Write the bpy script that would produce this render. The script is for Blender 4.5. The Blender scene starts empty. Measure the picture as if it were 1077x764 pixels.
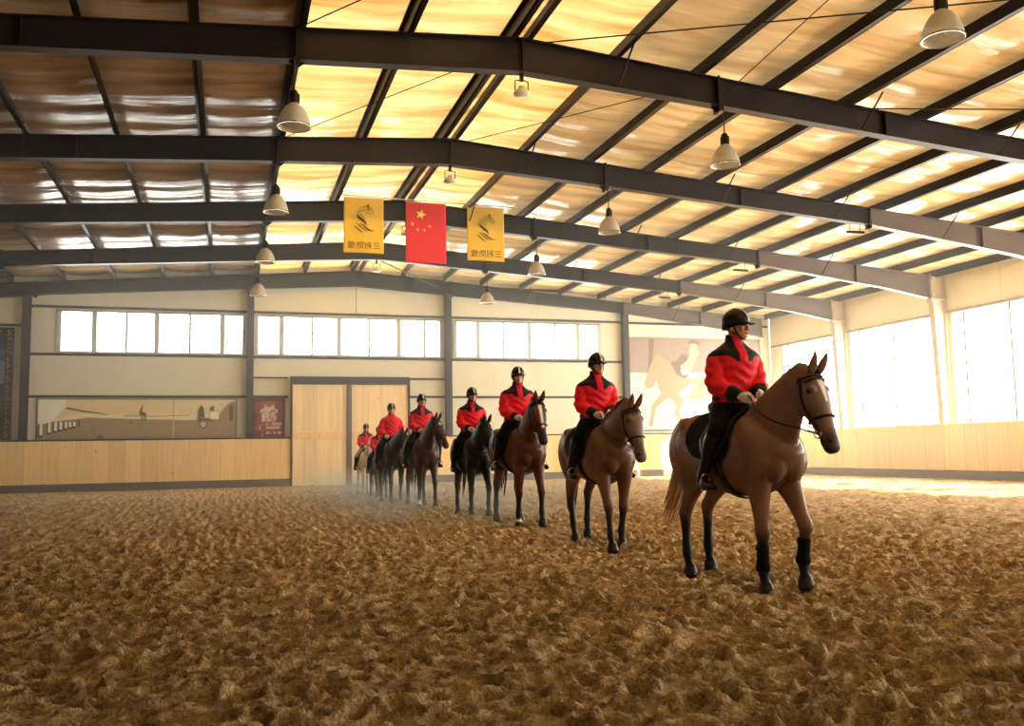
import bpy, bmesh, math, random
import numpy as np
from mathutils import Vector, Matrix, Euler
C = bpy.context.scene.collection
random.seed(7)
PI = math.pi

# ------------------------------------------------------------------ helpers
def lin(c):
    r = []
    for v in c[:3]:
        v = v / 255.0
        r.append(v / 12.92 if v <= 0.04045 else ((v + 0.055) / 1.055) ** 2.4)
    return (r[0], r[1], r[2], 1.0)

def new_mat(name):
    m = bpy.data.materials.new(name)
    m.use_nodes = True
    nt = m.node_tree
    for n in list(nt.nodes):
        nt.nodes.remove(n)
    out = nt.nodes.new('ShaderNodeOutputMaterial')
    return m, nt, out

def N(nt, typ, **kw):
    n = nt.nodes.new(typ)
    for k, v in kw.items():
        if k in n.inputs:
            n.inputs[k].default_value = v
        else:
            setattr(n, k, v)
    return n

def mat(name, col, rough=0.6, metal=0.0, var=0.12, scale=6.0, bump=0.0, bscale=40.0, stretch=(1, 1, 1), spec=0.4, sheen=0.0, coat=0.0):
    """plain procedural material: base colour broken up by noise, optional bump"""
    m, nt, out = new_mat(name)
    b = N(nt, 'ShaderNodeBsdfPrincipled')
    b.inputs['Roughness'].default_value = rough
    b.inputs['Metallic'].default_value = metal
    b.inputs['Specular IOR Level'].default_value = spec
    b.inputs['Sheen Weight'].default_value = sheen
    b.inputs['Coat Weight'].default_value = coat
    tc = N(nt, 'ShaderNodeTexCoord')
    mp = N(nt, 'ShaderNodeMapping')
    mp.inputs['Scale'].default_value = stretch
    nt.links.new(tc.outputs['Object'], mp.inputs['Vector'])
    nz = N(nt, 'ShaderNodeTexNoise')
    nz.inputs['Scale'].default_value = scale
    nz.inputs['Detail'].default_value = 4
    nt.links.new(mp.outputs['Vector'], nz.inputs['Vector'])
    cr = N(nt, 'ShaderNodeValToRGB')
    c = lin(col) if max(col) > 1.0 else (*col[:3], 1)
    cr.color_ramp.elements[0].position = 0.3
    cr.color_ramp.elements[1].position = 0.7
    cr.color_ramp.elements[0].color = (c[0] * (1 - var), c[1] * (1 - var), c[2] * (1 - var), 1)
    cr.color_ramp.elements[1].color = (min(1, c[0] * (1 + var)), min(1, c[1] * (1 + var)), min(1, c[2] * (1 + var)), 1)
    nt.links.new(nz.outputs['Fac'], cr.inputs['Fac'])
    nt.links.new(cr.outputs['Color'], b.inputs['Base Color'])
    if bump:
        n2 = N(nt, 'ShaderNodeTexNoise')
        n2.inputs['Scale'].default_value = bscale
        n2.inputs['Detail'].default_value = 3
        nt.links.new(mp.outputs['Vector'], n2.inputs['Vector'])
        bp = N(nt, 'ShaderNodeBump')
        bp.inputs['Strength'].default_value = bump
        bp.inputs['Distance'].default_value = 0.02
        nt.links.new(n2.outputs['Fac'], bp.inputs['Height'])
        nt.links.new(bp.outputs['Normal'], b.inputs['Normal'])
    nt.links.new(b.outputs['BSDF'], out.inputs['Surface'])
    return m

def attr_mat(name, rough=0.6, sheen=0.0, var=0.12, scale=14.0, bump=0.25, bscale=60, spec=0.35, stretch=(1, 1, 1)):
    """colour comes from the mesh's own colour attribute 'tint' (coat markings, jacket panels)"""
    m, nt, out = new_mat(name)
    b = N(nt, 'ShaderNodeBsdfPrincipled')
    b.inputs['Roughness'].default_value = rough
    b.inputs['Sheen Weight'].default_value = sheen
    b.inputs['Specular IOR Level'].default_value = spec
    a = N(nt, 'ShaderNodeVertexColor', layer_name='tint')
    tc = N(nt, 'ShaderNodeTexCoord')
    mp = N(nt, 'ShaderNodeMapping')
    mp.inputs['Scale'].default_value = stretch
    nt.links.new(tc.outputs['Object'], mp.inputs['Vector'])
    nz = N(nt, 'ShaderNodeTexNoise')
    nz.inputs['Scale'].default_value = scale
    nz.inputs['Detail'].default_value = 5
    nt.links.new(mp.outputs['Vector'], nz.inputs['Vector'])
    mr = N(nt, 'ShaderNodeMapRange')
    mr.inputs['From Min'].default_value = 0.3
    mr.inputs['From Max'].default_value = 0.7
    mr.inputs['To Min'].default_value = 1 - var
    mr.inputs['To Max'].default_value = 1 + var
    nt.links.new(nz.outputs['Fac'], mr.inputs['Value'])
    mx = N(nt, 'ShaderNodeVectorMath', operation='SCALE')
    nt.links.new(a.outputs['Color'], mx.inputs[0])
    nt.links.new(mr.outputs['Result'], mx.inputs['Scale'])
    nt.links.new(mx.outputs['Vector'], b.inputs['Base Color'])
    n2 = N(nt, 'ShaderNodeTexNoise')
    n2.inputs['Scale'].default_value = bscale
    nt.links.new(mp.outputs['Vector'], n2.inputs['Vector'])
    bp = N(nt, 'ShaderNodeBump')
    bp.inputs['Strength'].default_value = bump
    bp.inputs['Distance'].default_value = 0.01
    nt.links.new(n2.outputs['Fac'], bp.inputs['Height'])
    nt.links.new(bp.outputs['Normal'], b.inputs['Normal'])
    nt.links.new(b.outputs['BSDF'], out.inputs['Surface'])
    return m

def tag(o, label=None, cat=None, group=None, kind=None):
    if label: o['label'] = label
    if cat: o['category'] = cat
    if group: o['group'] = group
    if kind: o['kind'] = kind
    return o

def empty(name, loc=(0, 0, 0), rz=0.0, label=None, cat=None, group=None, kind=None):
    o = bpy.data.objects.new(name, None)
    o.empty_display_size = 0.2
    C.objects.link(o)
    o.location = loc
    o.rotation_euler = (0, 0, rz)
    return tag(o, label, cat, group, kind)

class MB:
    """collects shapes and links them as one mesh object"""
    def __init__(self):
        self.v = []; self.f = []; self.mi = []; self.m = 0
    def add(self, vs, fs):
        k = len(self.v)
        self.v.extend([tuple(p) for p in vs])
        self.f.extend([tuple(i + k for i in f) for f in fs])
        self.mi.extend([self.m] * len(fs))
        return self
    def box(self, a, b):
        x0, x1 = sorted((a[0], b[0])); y0, y1 = sorted((a[1], b[1])); z0, z1 = sorted((a[2], b[2]))
        vs = [(x, y, z) for z in (z0, z1) for y in (y0, y1) for x in (x0, x1)]
        return self.add(vs, [(0, 2, 3, 1), (4, 5, 7, 6), (0, 1, 5, 4), (2, 6, 7, 3), (0, 4, 6, 2), (1, 3, 7, 5)])
    def hexa(self, bot, top):
        """two quads (same order, counter-clockwise seen from outside top)"""
        return self.add(list(bot) + list(top), [(3, 2, 1, 0), (4, 5, 6, 7), (0, 1, 5, 4), (1, 2, 6, 5), (2, 3, 7, 6), (3, 0, 4, 7)])
    def prism(self, poly, axis, a, b):
        """poly of 2D points extruded along axis ('x','y','z') from a to b"""
        def P(p, t):
            return {'x': (t, p[0], p[1]), 'y': (p[0], t, p[1]), 'z': (p[0], p[1], t)}[axis]
        n = len(poly)
        vs = [P(p, a) for p in poly] + [P(p, b) for p in poly]
        fs = [tuple(range(n)), tuple(range(2 * n - 1, n - 1, -1))]
        fs += [(i, i + n, (i + 1) % n + n, (i + 1) % n) for i in range(n)]
        return self.add(vs, fs)
    def rings(self, rings, cap=True, closed=False):
        n = len(rings[0]); k = []
        vs = [p for r in rings for p in r]; fs = []
        R = len(rings)
        for i in range(R if closed else R - 1):
            j = (i + 1) % R
            for s in range(n):
                t = (s + 1) % n
                fs.append((i * n + s, i * n + t, j * n + t, j * n + s))
        if cap and not closed:
            fs.append(tuple(range(n - 1, -1, -1)))
            fs.append(tuple(range((R - 1) * n, R * n)))
        return self.add(vs, fs)
    def tube(self, pts, r, n=8, closed=False, cap=True):
        pts = [Vector(p) for p in pts]
        if not isinstance(r, (list, tuple)): r = [r] * len(pts)
        rings = []; up = None
        L = len(pts)
        for i, p in enumerate(pts):
            if closed: t = pts[(i + 1) % L] - pts[i - 1]
            else: t = pts[min(i + 1, L - 1)] - pts[max(i - 1, 0)]
            if t.length < 1e-9: t = Vector((0, 0, 1))
            t.normalize()
            if up is None:
                up = Vector((0, 0, 1)) if abs(t.z) < 0.9 else Vector((1, 0, 0))
            u = up - t * up.dot(t)
            if u.length < 1e-6: u = t.orthogonal()
            u.normalize(); up = u
            w = t.cross(u)
            rings.append([p + (u * math.cos(2 * PI * k / n) + w * math.sin(2 * PI * k / n)) * r[i] for k in range(n)])
        return self.rings(rings, cap=cap, closed=closed)
    def lathe(self, prof, c=(0, 0, 0), n=24, cap=False):
        """prof: list of (r,z); axis z through c"""
        rings = [[(c[0] + r * math.cos(2 * PI * k / n), c[1] + r * math.sin(2 * PI * k / n), c[2] + z) for k in range(n)] for r, z in prof]
        return self.rings(rings, cap=cap)
    def ball(self, c, r, n=12, m=8):
        if not isinstance(r, (list, tuple)): r = (r, r, r)
        rings = []
        for i in range(m + 1):
            th = -PI / 2 + PI * i / m
            q = max(math.cos(th), 0.02)
            rings.append([(c[0] + r[0] * q * math.cos(2 * PI * k / n), c[1] + r[1] * q * math.sin(2 * PI * k / n), c[2] + r[2] * math.sin(th)) for k in range(n)])
        return self.rings(rings)
    def mesh(self, name):
        me = bpy.data.meshes.new(name)
        me.from_pydata(self.v, [], self.f)
        me.polygons.foreach_set('material_index', self.mi)
        return me
    def build(self, name, mats, parent=None, smooth=False, bevel=0.0, recalc=True):
        me = self.mesh(name)
        if recalc:
            bm = bmesh.new(); bm.from_mesh(me)
            bmesh.ops.recalc_face_normals(bm, faces=bm.faces)
            bm.to_mesh(me); bm.free()
        if not isinstance(mats, (list, tuple)): mats = [mats]
        for m in mats: me.materials.append(m)
        if smooth:
            me.polygons.foreach_set('use_smooth', [True] * len(me.polygons))
        o = bpy.data.objects.new(name, me)
        C.objects.link(o)
        if parent: o.parent = parent
        if bevel:
            b = o.modifiers.new('bevel', 'BEVEL'); b.width = bevel; b.segments = 2; b.limit_method = 'ANGLE'
        return o

# numpy value noise for terrain
def _hash(ix, iy, s):
    h = (ix.astype(np.int64) * 374761393 + iy.astype(np.int64) * 668265263 + s * 974634211) & 0xffffffff
    h = ((h ^ (h >> 13)) * 1274126177) & 0xffffffff
    return ((h ^ (h >> 16)) & 0xffff) / 65535.0
def vnoise(x, y, s=0):
    ix = np.floor(x); iy = np.floor(y); fx = x - ix; fy = y - iy
    ux = fx * fx * (3 - 2 * fx); uy = fy * fy * (3 - 2 * fy)
    a = _hash(ix, iy, s); b = _hash(ix + 1, iy, s); c = _hash(ix, iy + 1, s); d = _hash(ix + 1, iy + 1, s)
    return a + (b - a) * ux + (c - a) * uy + (a - b - c + d) * ux * uy
def fbm(x, y, s=0, o=4):
    t = 0; a = 0.5
    for k in range(o):
        t = t + a * (vnoise(x, y, s + k) - 0.5); x = x * 2.03 + 3.1; y = y * 2.03 + 1.7; a *= 0.5
    return t

# ------------------------------------------------------------------ camera (image taken as 1077 x 764)
YAW, PIT, ROL, FPX = math.radians(17.4718), math.radians(5.4784), math.radians(-0.9729), 961.9
cam = bpy.data.cameras.new('camera'); cam.sensor_width = 36.0; cam.lens = 36.0 * FPX / 1077.0
cam.clip_end = 300
co = bpy.data.objects.new('camera', cam); C.objects.link(co)
f_ = Vector((math.sin(YAW) * math.cos(PIT), math.cos(YAW) * math.cos(PIT), math.sin(PIT)))
r_ = Vector((math.cos(YAW), -math.sin(YAW), 0)); u_ = r_.cross(f_)
r2 = r_ * math.cos(ROL) + u_ * math.sin(ROL); u2 = u_ * math.cos(ROL) - r_ * math.sin(ROL)
co.matrix_world = Matrix(((r2.x, u2.x, -f_.x, 0), (r2.y, u2.y, -f_.y, 0), (r2.z, u2.z, -f_.z, 1.2), (0, 0, 0, 1)))
bpy.context.scene.camera = co

# ------------------------------------------------------------------ hall constants
XL, XR = -14.2, 24.0          # outer cladding planes
YB, YF = 36.5, -9.0
XK, YK = 23.45, 36.12         # faces of the kickboards
ZR = 1.845                    # top of kickboard
XG, ZG, SL = 4.94, 8.47, 0.078
FY = [14.83 + 5.417 * i for i in range(-4, 5)]    # portal frames; last one stands at the back wall
FY[-1] = 36.3
def zroof(x): return ZG - SL * abs(x - XG)         # top of the rafters
# ------------------------------------------------------------------ materials of the hall
def wood_mat(name, base, plank=0.24, horizontal=False, knots=True, pal=1.0):
    m, nt, out = new_mat(name)
    b = N(nt, 'ShaderNodeBsdfPrincipled'); b.inputs['Roughness'].default_value = 0.55
    b.inputs['Specular IOR Level'].default_value = 0.3
    tc = N(nt, 'ShaderNodeTexCoord'); sep = N(nt, 'ShaderNodeSeparateXYZ')
    nt.links.new(tc.outputs['Object'], sep.inputs[0])
    ad = N(nt, 'ShaderNodeMath', operation='ADD')
    nt.links.new(sep.outputs['X'], ad.inputs[0]); nt.links.new(sep.outputs['Y'], ad.inputs[1])
    dv = N(nt, 'ShaderNodeMath', operation='DIVIDE'); dv.inputs[1].default_value = plank
    nt.links.new(ad.outputs[0], dv.inputs[0])
    fl = N(nt, 'ShaderNodeMath', operation='FLOOR'); nt.links.new(dv.outputs[0], fl.inputs[0])
    wn = N(nt, 'ShaderNodeTexWhiteNoise', noise_dimensions='1D'); nt.links.new(fl.outputs[0], wn.inputs['W'])
    fr = N(nt, 'ShaderNodeMath', operation='FRACT'); nt.links.new(dv.outputs[0], fr.inputs[0])
    gap = N(nt, 'ShaderNodeMath', operation='LESS_THAN'); gap.inputs[1].default_value = 0.018
    nt.links.new(fr.outputs[0], gap.inputs[0])
    mp = N(nt, 'ShaderNodeMapping'); mp.inputs['Scale'].default_value = (14, 14, 0.7)
    nt.links.new(tc.outputs['Object'], mp.inputs['Vector'])
    nz = N(nt, 'ShaderNodeTexNoise'); nz.inputs['Scale'].default_value = 1.0; nz.inputs['Detail'].default_value = 5
    nt.links.new(mp.outputs['Vector'], nz.inputs['Vector'])
    c = lin(base)
    cr = N(nt, 'ShaderNodeValToRGB')
    cr.color_ramp.elements[0].position = 0.25; cr.color_ramp.elements[1].position = 0.75
    cr.color_ramp.elements[0].color = (c[0] * .90, c[1] * .86, c[2] * .78, 1)
    cr.color_ramp.elements[1].color = (min(1, c[0] * 1.14), min(1, c[1] * 1.14), min(1, c[2] * 1.14), 1)
    nt.links.new(nz.outputs['Fac'], cr.inputs['Fac'])
    mr = N(nt, 'ShaderNodeMapRange'); mr.inputs['To Min'].default_value = 0.93; mr.inputs['To Max'].default_value = 1.1
    nt.links.new(wn.outputs['Value'], mr.inputs['Value'])
    sc = N(nt, 'ShaderNodeVectorMath', operation='SCALE')
    nt.links.new(cr.outputs['Color'], sc.inputs[0]); nt.links.new(mr.outputs['Result'], sc.inputs['Scale'])
    mix = N(nt, 'ShaderNodeMix', data_type='RGBA'); mix.inputs['B'].default_value = (c[0] * .7, c[1] * .62, c[2] * .52, 1)
    nt.links.new(gap.outputs[0], mix.inputs['Factor']); nt.links.new(sc.outputs[0], mix.inputs['A'])
    last = mix.outputs['Result']
    if knots:
        vo = N(nt, 'ShaderNodeTexVoronoi'); vo.inputs['Scale'].default_value = 1.7
        mp2 = N(nt, 'ShaderNodeMapping'); mp2.inputs['Scale'].default_value = (1.2, 1.2, .8)
        nt.links.new(tc.outputs['Object'], mp2.inputs['Vector']); nt.links.new(mp2.outputs['Vector'], vo.inputs['Vector'])
        lt = N(nt, 'ShaderNodeMapRange'); lt.inputs['From Min'].default_value = 0.04; lt.inputs['From Max'].default_value = 0.075
        lt.inputs['To Min'].default_value = 0.75; lt.inputs['To Max'].default_value = 0.0
        nt.links.new(vo.outputs['Distance'], lt.inputs['Value'])
        mk = N(nt, 'ShaderNodeMix', data_type='RGBA'); mk.inputs['B'].default_value = (c[0] * .28, c[1] * .16, c[2] * .09, 1)
        nt.links.new(lt.outputs['Result'], mk.inputs['Factor']); nt.links.new(last, mk.inputs['A'])
        last = mk.outputs['Result']
    nt.links.new(last, b.inputs['Base Color'])
    nt.links.new(b.outputs['BSDF'], out.inputs['Surface'])
    return m

M = {}
M['clad'] = mat('cream_cladding', (232, 225, 200), 0.45, var=0.03, scale=1.5)
M['steel'] = mat('dark_painted_steel', (38, 30, 28), 0.45, var=0.08, scale=3, spec=.25)
M['steel_light'] = mat('painted_steel', (86, 76, 72), 0.42, var=0.08, scale=3)
M['steel_mid'] = mat('mid_grey_steel', (92, 79, 71), 0.42, var=0.06, scale=3)  # lighter tone for the right end of each rafter
M['girt'] = mat('dark_girt', (56, 46, 46), 0.5, var=0.06)
M['steel_pale'] = mat('pale_steel', (190, 178, 160), 0.42, var=0.05, scale=3)  # lighter tone for the side columns of the frames
M['flash'] = mat('grey_flashing', (150, 142, 130), 0.5, var=0.05)
M['frame'] = mat('grey_window_frame', (196, 194, 184), 0.4, var=0.03)
M['wood'] = wood_mat('pine_boards', (255, 212, 152), plank=.55)
M['wood_r'] = wood_mat('pale_pine_boards', (246, 218, 184), plank=0.9, knots=False)
M['wood_door'] = wood_mat('pine_door_boards', (250, 220, 174), plank=0.5)
M['kick'] = mat('grey_kick_band', (112, 104, 98), 0.7, var=0.12)
M['rail'] = mat('black_cap_rail', (52, 44, 44), 0.4, var=0.05)
M['white'] = mat('white_enamel', (228, 220, 200), 0.35, var=0.03)
M['black'] = mat('black_plastic', (24, 22, 22), 0.45, var=0.1)
M['chrome'] = mat('polished_steel', (190, 186, 178), 0.22, metal=1.0, var=0.05)
M['wire'] = mat('steel_wire', (60, 52, 46), 0.5, metal=0.4, var=0.05)

m, nt, out = new_mat('window_glass')
g = N(nt, 'ShaderNodeBsdfGlossy'); g.inputs['Roughness'].default_value = 0.02
t = N(nt, 'ShaderNodeBsdfTransparent'); t.inputs['Color'].default_value = (0.97, 0.98, 0.97, 1)
mx = N(nt, 'ShaderNodeMixShader'); lw = N(nt, 'ShaderNodeLayerWeight'); lw.inputs['Blend'].default_value = 0.12
pw = N(nt, 'ShaderNodeMath', operation='MULTIPLY'); pw.inputs[1].default_value = 0.35
nt.links.new(lw.outputs['Facing'], pw.inputs[0]); nt.links.new(pw.outputs[0], mx.inputs[0]); nt.links.new(t.outputs[0], mx.inputs[1]); nt.links.new(g.outputs[0], mx.inputs[2])
nt.links.new(mx.outputs[0], out.inputs['Surface'])
M['glass'] = m

def film_mat(name, col, trans, low=(.62, .52, .40)):
    """insulation film / fibreglass panel: glossy wrinkled skin, partly translucent"""
    m, nt, out = new_mat(name)
    b = N(nt, 'ShaderNodeBsdfPrincipled')
    b.inputs['Roughness'].default_value = 0.24; b.inputs['Specular IOR Level'].default_value = 0.75
    tc = N(nt, 'ShaderNodeTexCoord'); mp = N(nt, 'ShaderNodeMapping'); mp.inputs['Scale'].default_value = (0.25, 1.6, 1)
    nt.links.new(tc.outputs['Object'], mp.inputs['Vector'])
    nz = N(nt, 'ShaderNodeTexNoise'); nz.inputs['Scale'].default_value = 1.4; nz.inputs['Detail'].default_value = 4; nz.inputs['Distortion'].default_value = 0.4
    nt.links.new(mp.outputs['Vector'], nz.inputs['Vector'])
    c = lin(col)
    cr = N(nt, 'ShaderNodeValToRGB'); cr.color_ramp.elements[0].position = 0.3; cr.color_ramp.elements[1].position = 0.68
    cr.color_ramp.elements[0].color = (c[0] * low[0], c[1] * low[1], c[2] * low[2], 1); cr.color_ramp.elements[1].color = c
    nt.links.new(nz.outputs['Fac'], cr.inputs['Fac']); nt.links.new(cr.outputs['Color'], b.inputs['Base Color'])
    # thin wrinkle lines running across each panel
    wv = N(nt, 'ShaderNodeTexWave', wave_type='BANDS', bands_direction='Y'); wv.inputs['Scale'].default_value = 0.33
    wv.inputs['Distortion'].default_value = 3.5; wv.inputs['Detail'].default_value = 2; wv.inputs['Detail Scale'].default_value = 0.6
    mp3 = N(nt, 'ShaderNodeMapping'); mp3.inputs['Scale'].default_value = (0.3, 1, 1)
    nt.links.new(tc.outputs['Object'], mp3.inputs['Vector']); nt.links.new(mp3.outputs['Vector'], wv.inputs['Vector'])
    ad = N(nt, 'ShaderNodeMath', operation='MULTIPLY_ADD'); ad.inputs[1].default_value = 0.7
    nt.links.new(wv.outputs['Fac'], ad.inputs[0]); nt.links.new(nz.outputs['Fac'], ad.inputs[2])
    bp = N(nt, 'ShaderNodeBump'); bp.inputs['Strength'].default_value = 0.5; bp.inputs['Distance'].default_value = 0.12
    nt.links.new(ad.outputs[0], bp.inputs['Height']); nt.links.new(bp.outputs['Normal'], b.inputs['Normal'])
    if trans:
        tr = N(nt, 'ShaderNodeBsdfTranslucent'); nt.links.new(cr.outputs['Color'], tr.inputs['Color'])
        ms = N(nt, 'ShaderNodeMixShader'); ms.inputs[0].default_value = trans
        nt.links.new(b.outputs[0], ms.inputs[1]); nt.links.new(tr.outputs[0], ms.inputs[2])
        nt.links.new(ms.outputs[0], out.inputs['Surface'])
    else:
        nt.links.new(b.outputs[0], out.inputs['Surface'])
    return m
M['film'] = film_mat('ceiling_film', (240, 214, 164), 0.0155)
M['film_shaded'] = film_mat('shaded_ceiling_film', (176, 148, 118), 0.0)  # same film darkened: the shade far from the windows put into its colour
M['amber'] = film_mat('amber_fibreglass', (255, 226, 158), 0.060, (.52, .34, .17))

# sand: brown, clumpy, with pale grains
m, nt, out = new_mat('arena_sand')
b = N(nt, 'ShaderNodeBsdfPrincipled'); b.inputs['Roughness'].default_value = 0.9; b.inputs['Specular IOR Level'].default_value = 0.15
tc = N(nt, 'ShaderNodeTexCoord')
n1 = N(nt, 'ShaderNodeTexNoise'); n1.inputs['Scale'].default_value = 7; n1.inputs['Detail'].default_value = 8; n1.inputs['Roughness'].default_value = 0.65
n2 = N(nt, 'ShaderNodeTexNoise'); n2.inputs['Scale'].default_value = 55; n2.inputs['Detail'].default_value = 4
n3 = N(nt, 'ShaderNodeTexNoise'); n3.inputs['Scale'].default_value = 0.35; n3.inputs['Detail'].default_value = 2
for n in (n1, n2, n3): nt.links.new(tc.outputs['Object'], n.inputs['Vector'])
cr = N(nt, 'ShaderNodeValToRGB'); e = cr.color_ramp.elements
e[0].position = 0.28; e[0].color = lin((92, 68, 40)); e[1].position = 0.72; e[1].color = lin((214, 186, 138))
k = cr.color_ramp.elements.new(0.5); k.color = lin((168, 139, 99))
nt.links.new(n1.outputs['Fac'], cr.inputs['Fac'])
c2 = N(nt, 'ShaderNodeMapRange'); c2.inputs['From Min'].default_value = .3; c2.inputs['From Max'].default_value = .7; c2.inputs['To Min'].default_value = .72; c2.inputs['To Max'].default_value = 1.22
nt.links.new(n2.outputs['Fac'], c2.inputs['Value'])
s1 = N(nt, 'ShaderNodeVectorMath', operation='SCALE'); nt.links.new(cr.outputs['Color'], s1.inputs[0]); nt.links.new(c2.outputs['Result'], s1.inputs['Scale'])
vo = N(nt, 'ShaderNodeTexVoronoi'); vo.inputs['Scale'].default_value = 26; nt.links.new(tc.outputs['Object'], vo.inputs['Vector'])
lt = N(nt, 'ShaderNodeMapRange'); lt.inputs['From Min'].default_value = .10; lt.inputs['From Max'].default_value = .16; lt.inputs['To Min'].default_value = 0.55; lt.inputs['To Max'].default_value = 0
nt.links.new(vo.outputs['Distance'], lt.inputs['Value'])
mk = N(nt, 'ShaderNodeMix', data_type='RGBA'); mk.inputs['B'].default_value = lin((232, 208, 158))
nt.links.new(lt.outputs['Result'], mk.inputs['Factor']); nt.links.new(s1.outputs[0], mk.inputs['A'])
# light fall-off painted into the sand colour: darker at the front left, lighter beyond
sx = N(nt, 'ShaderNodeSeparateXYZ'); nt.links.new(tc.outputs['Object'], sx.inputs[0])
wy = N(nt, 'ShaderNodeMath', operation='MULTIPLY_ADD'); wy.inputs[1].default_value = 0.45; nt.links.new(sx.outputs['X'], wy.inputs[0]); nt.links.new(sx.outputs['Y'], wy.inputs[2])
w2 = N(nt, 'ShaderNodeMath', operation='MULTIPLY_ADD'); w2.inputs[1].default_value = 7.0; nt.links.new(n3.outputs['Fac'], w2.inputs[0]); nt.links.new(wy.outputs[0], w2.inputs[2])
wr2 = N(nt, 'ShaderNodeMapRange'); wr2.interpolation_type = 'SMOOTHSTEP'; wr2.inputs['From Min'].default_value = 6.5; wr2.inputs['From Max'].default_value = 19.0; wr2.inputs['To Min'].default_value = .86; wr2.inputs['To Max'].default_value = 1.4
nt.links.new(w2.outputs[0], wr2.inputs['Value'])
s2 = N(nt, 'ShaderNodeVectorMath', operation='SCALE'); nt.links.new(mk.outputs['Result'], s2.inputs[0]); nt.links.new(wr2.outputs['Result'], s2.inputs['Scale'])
nt.links.new(s2.outputs[0], b.inputs['Base Color'])
ad = N(nt, 'ShaderNodeMath', operation='MULTIPLY_ADD'); ad.inputs[1].default_value = 0.35
nt.links.new(n2.outputs['Fac'], ad.inputs[0]); nt.links.new(n1.outputs['Fac'], ad.inputs[2])
bp = N(nt, 'ShaderNodeBump'); bp.inputs['Strength'].default_value = 1.0; bp.inputs['Distance'].default_value = 0.10
nt.links.new(ad.outputs[0], bp.inputs['Height']); nt.links.new(bp.outputs['Normal'], b.inputs['Normal'])
nt.links.new(b.outputs[0], out.inputs['Surface'])
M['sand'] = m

# ------------------------------------------------------------------ floor: trampled sand
def axis_pts(lo, hi, a, b, fine, grow):
    p = [a]
    while p[-1] < b: p.append(p[-1] + fine)
    s = fine
    while p[-1] < hi: s *= grow; p.append(min(hi, p[-1] + min(s, 0.35)))
    q = [a]; s = fine
    while q[-1] > lo: s *= grow; q.append(max(lo, q[-1] - min(s, 0.6)))
    return np.array(sorted(set(q[1:] + p)))
def sand_height(x, y):
    wx = x + 0.07 * (vnoise(x * 2.1, y * 2.1, 91) - .5) * 2; wy = y + 0.07 * (vnoise(x * 2.1, y * 2.1, 92) - .5) * 2
    h = 0.08 * fbm(x * 0.9, y * 0.9, 3, 3) + 0.07 * fbm(x * 3.6, y * 5.6, 11, 3) + 0.06 * fbm(x * 9.0, y * 12.0, 41, 3)
    cs = 0.19
    cx, cy = np.floor(wx / cs), np.floor(wy / cs)
    best = np.zeros_like(x)
    for dx in (-1, 0, 1):
        for dy in (-1, 0, 1):
            gx, gy = cx + dx, cy + dy
            px = (gx + 0.15 + .7 * _hash(gx, gy, 21)) * cs; py = (gy + .15 + .7 * _hash(gx, gy, 22)) * cs
            R = 0.05 + 0.055 * _hash(gx, gy, 23); D = 0.026 + 0.055 * _hash(gx, gy, 24)
            r = np.sqrt((wx - px) ** 2 + ((wy - py) * 1.15) ** 2) / R
            pit = np.where(r < 1, -(1 - r * r) ** 1.2, 0.0)
            rim = 0.55 * np.exp(-((r - 1.25) / 0.28) ** 2)
            best = best + D * (pit + rim)
    h = h + best * 0.95
    return h - 0.012
gx = axis_pts(XL, XR, -2.4, 7.4, 0.026, 1.03); gy = axis_pts(YF, YB, 2.8, 9.6, 0.024, 1.03)
X, Y = np.meshgrid(gx, gy); Z = sand_height(X, Y)
edge = np.clip(np.minimum((XK - X) / 1.2, (YK - Y) / 1.2), 0.15, 1); Z = Z * edge
nx, ny = len(gx), len(gy)
me = bpy.data.meshes.new('floor')
vs = np.stack([X.ravel(), Y.ravel(), Z.ravel()], 1)
ii = np.arange((ny - 1) * (nx - 1)); a = (ii // (nx - 1)) * nx + ii % (nx - 1)
fs = np.stack([a, a + 1, a + nx + 1, a + nx], 1)
me.vertices.add(len(vs)); me.vertices.foreach_set('co', vs.ravel())
me.loops.add(fs.size); me.loops.foreach_set('vertex_index', fs.ravel())
me.polygons.add(len(fs)); me.polygons.foreach_set('loop_start', np.arange(0, fs.size, 4)); me.polygons.foreach_set('loop_total', np.full(len(fs), 4))
me.polygons.foreach_set('use_smooth', np.ones(len(fs), bool))
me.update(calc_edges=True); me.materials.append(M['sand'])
fl = bpy.data.objects.new('floor', me); C.objects.link(fl); tag(fl, kind='structure')

# ------------------------------------------------------------------ back wall
COLX = [-6.85, 0.9, 8.7, 16.62]
WIN = [[(-5.91, -4.63), (-4.63, -3.53), (-3.53, -2.48), (-2.48, -1.3), (-1.3, -.13), (-.13, .78)],
       [(1.02, 2.07), (2.07, 3.24), (3.24, 4.3), (4.3, 5.49), (5.49, 6.68), (6.68, 7.75), (7.75, 8.56)],
       [(8.95, 10.02), (10.02, 11.12), (11.12, 12.27), (12.27, 13.43), (13.43, 14.47), (14.47, 15.55)]]
ZS, ZT = 5.03, 6.62
mb = MB()
def panels(x0, x1, z0, z1, step, y=YB, inset=0.0):
    """a run of cladding sheets with a fine joint between them"""
    n = max(1, round((x1 - x0) / step)); w = (x1 - x0) / n
    for i in range(n):
        mb.box((x0 + i * w + .006, y - inset, z0), (x0 + (i + 1) * w - .006, y + .12, z1))
    mb.box((x0, y + .012, z0), (x1, y + .12, z1))
bounds = [XL] + COLX + [XR]
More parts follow.
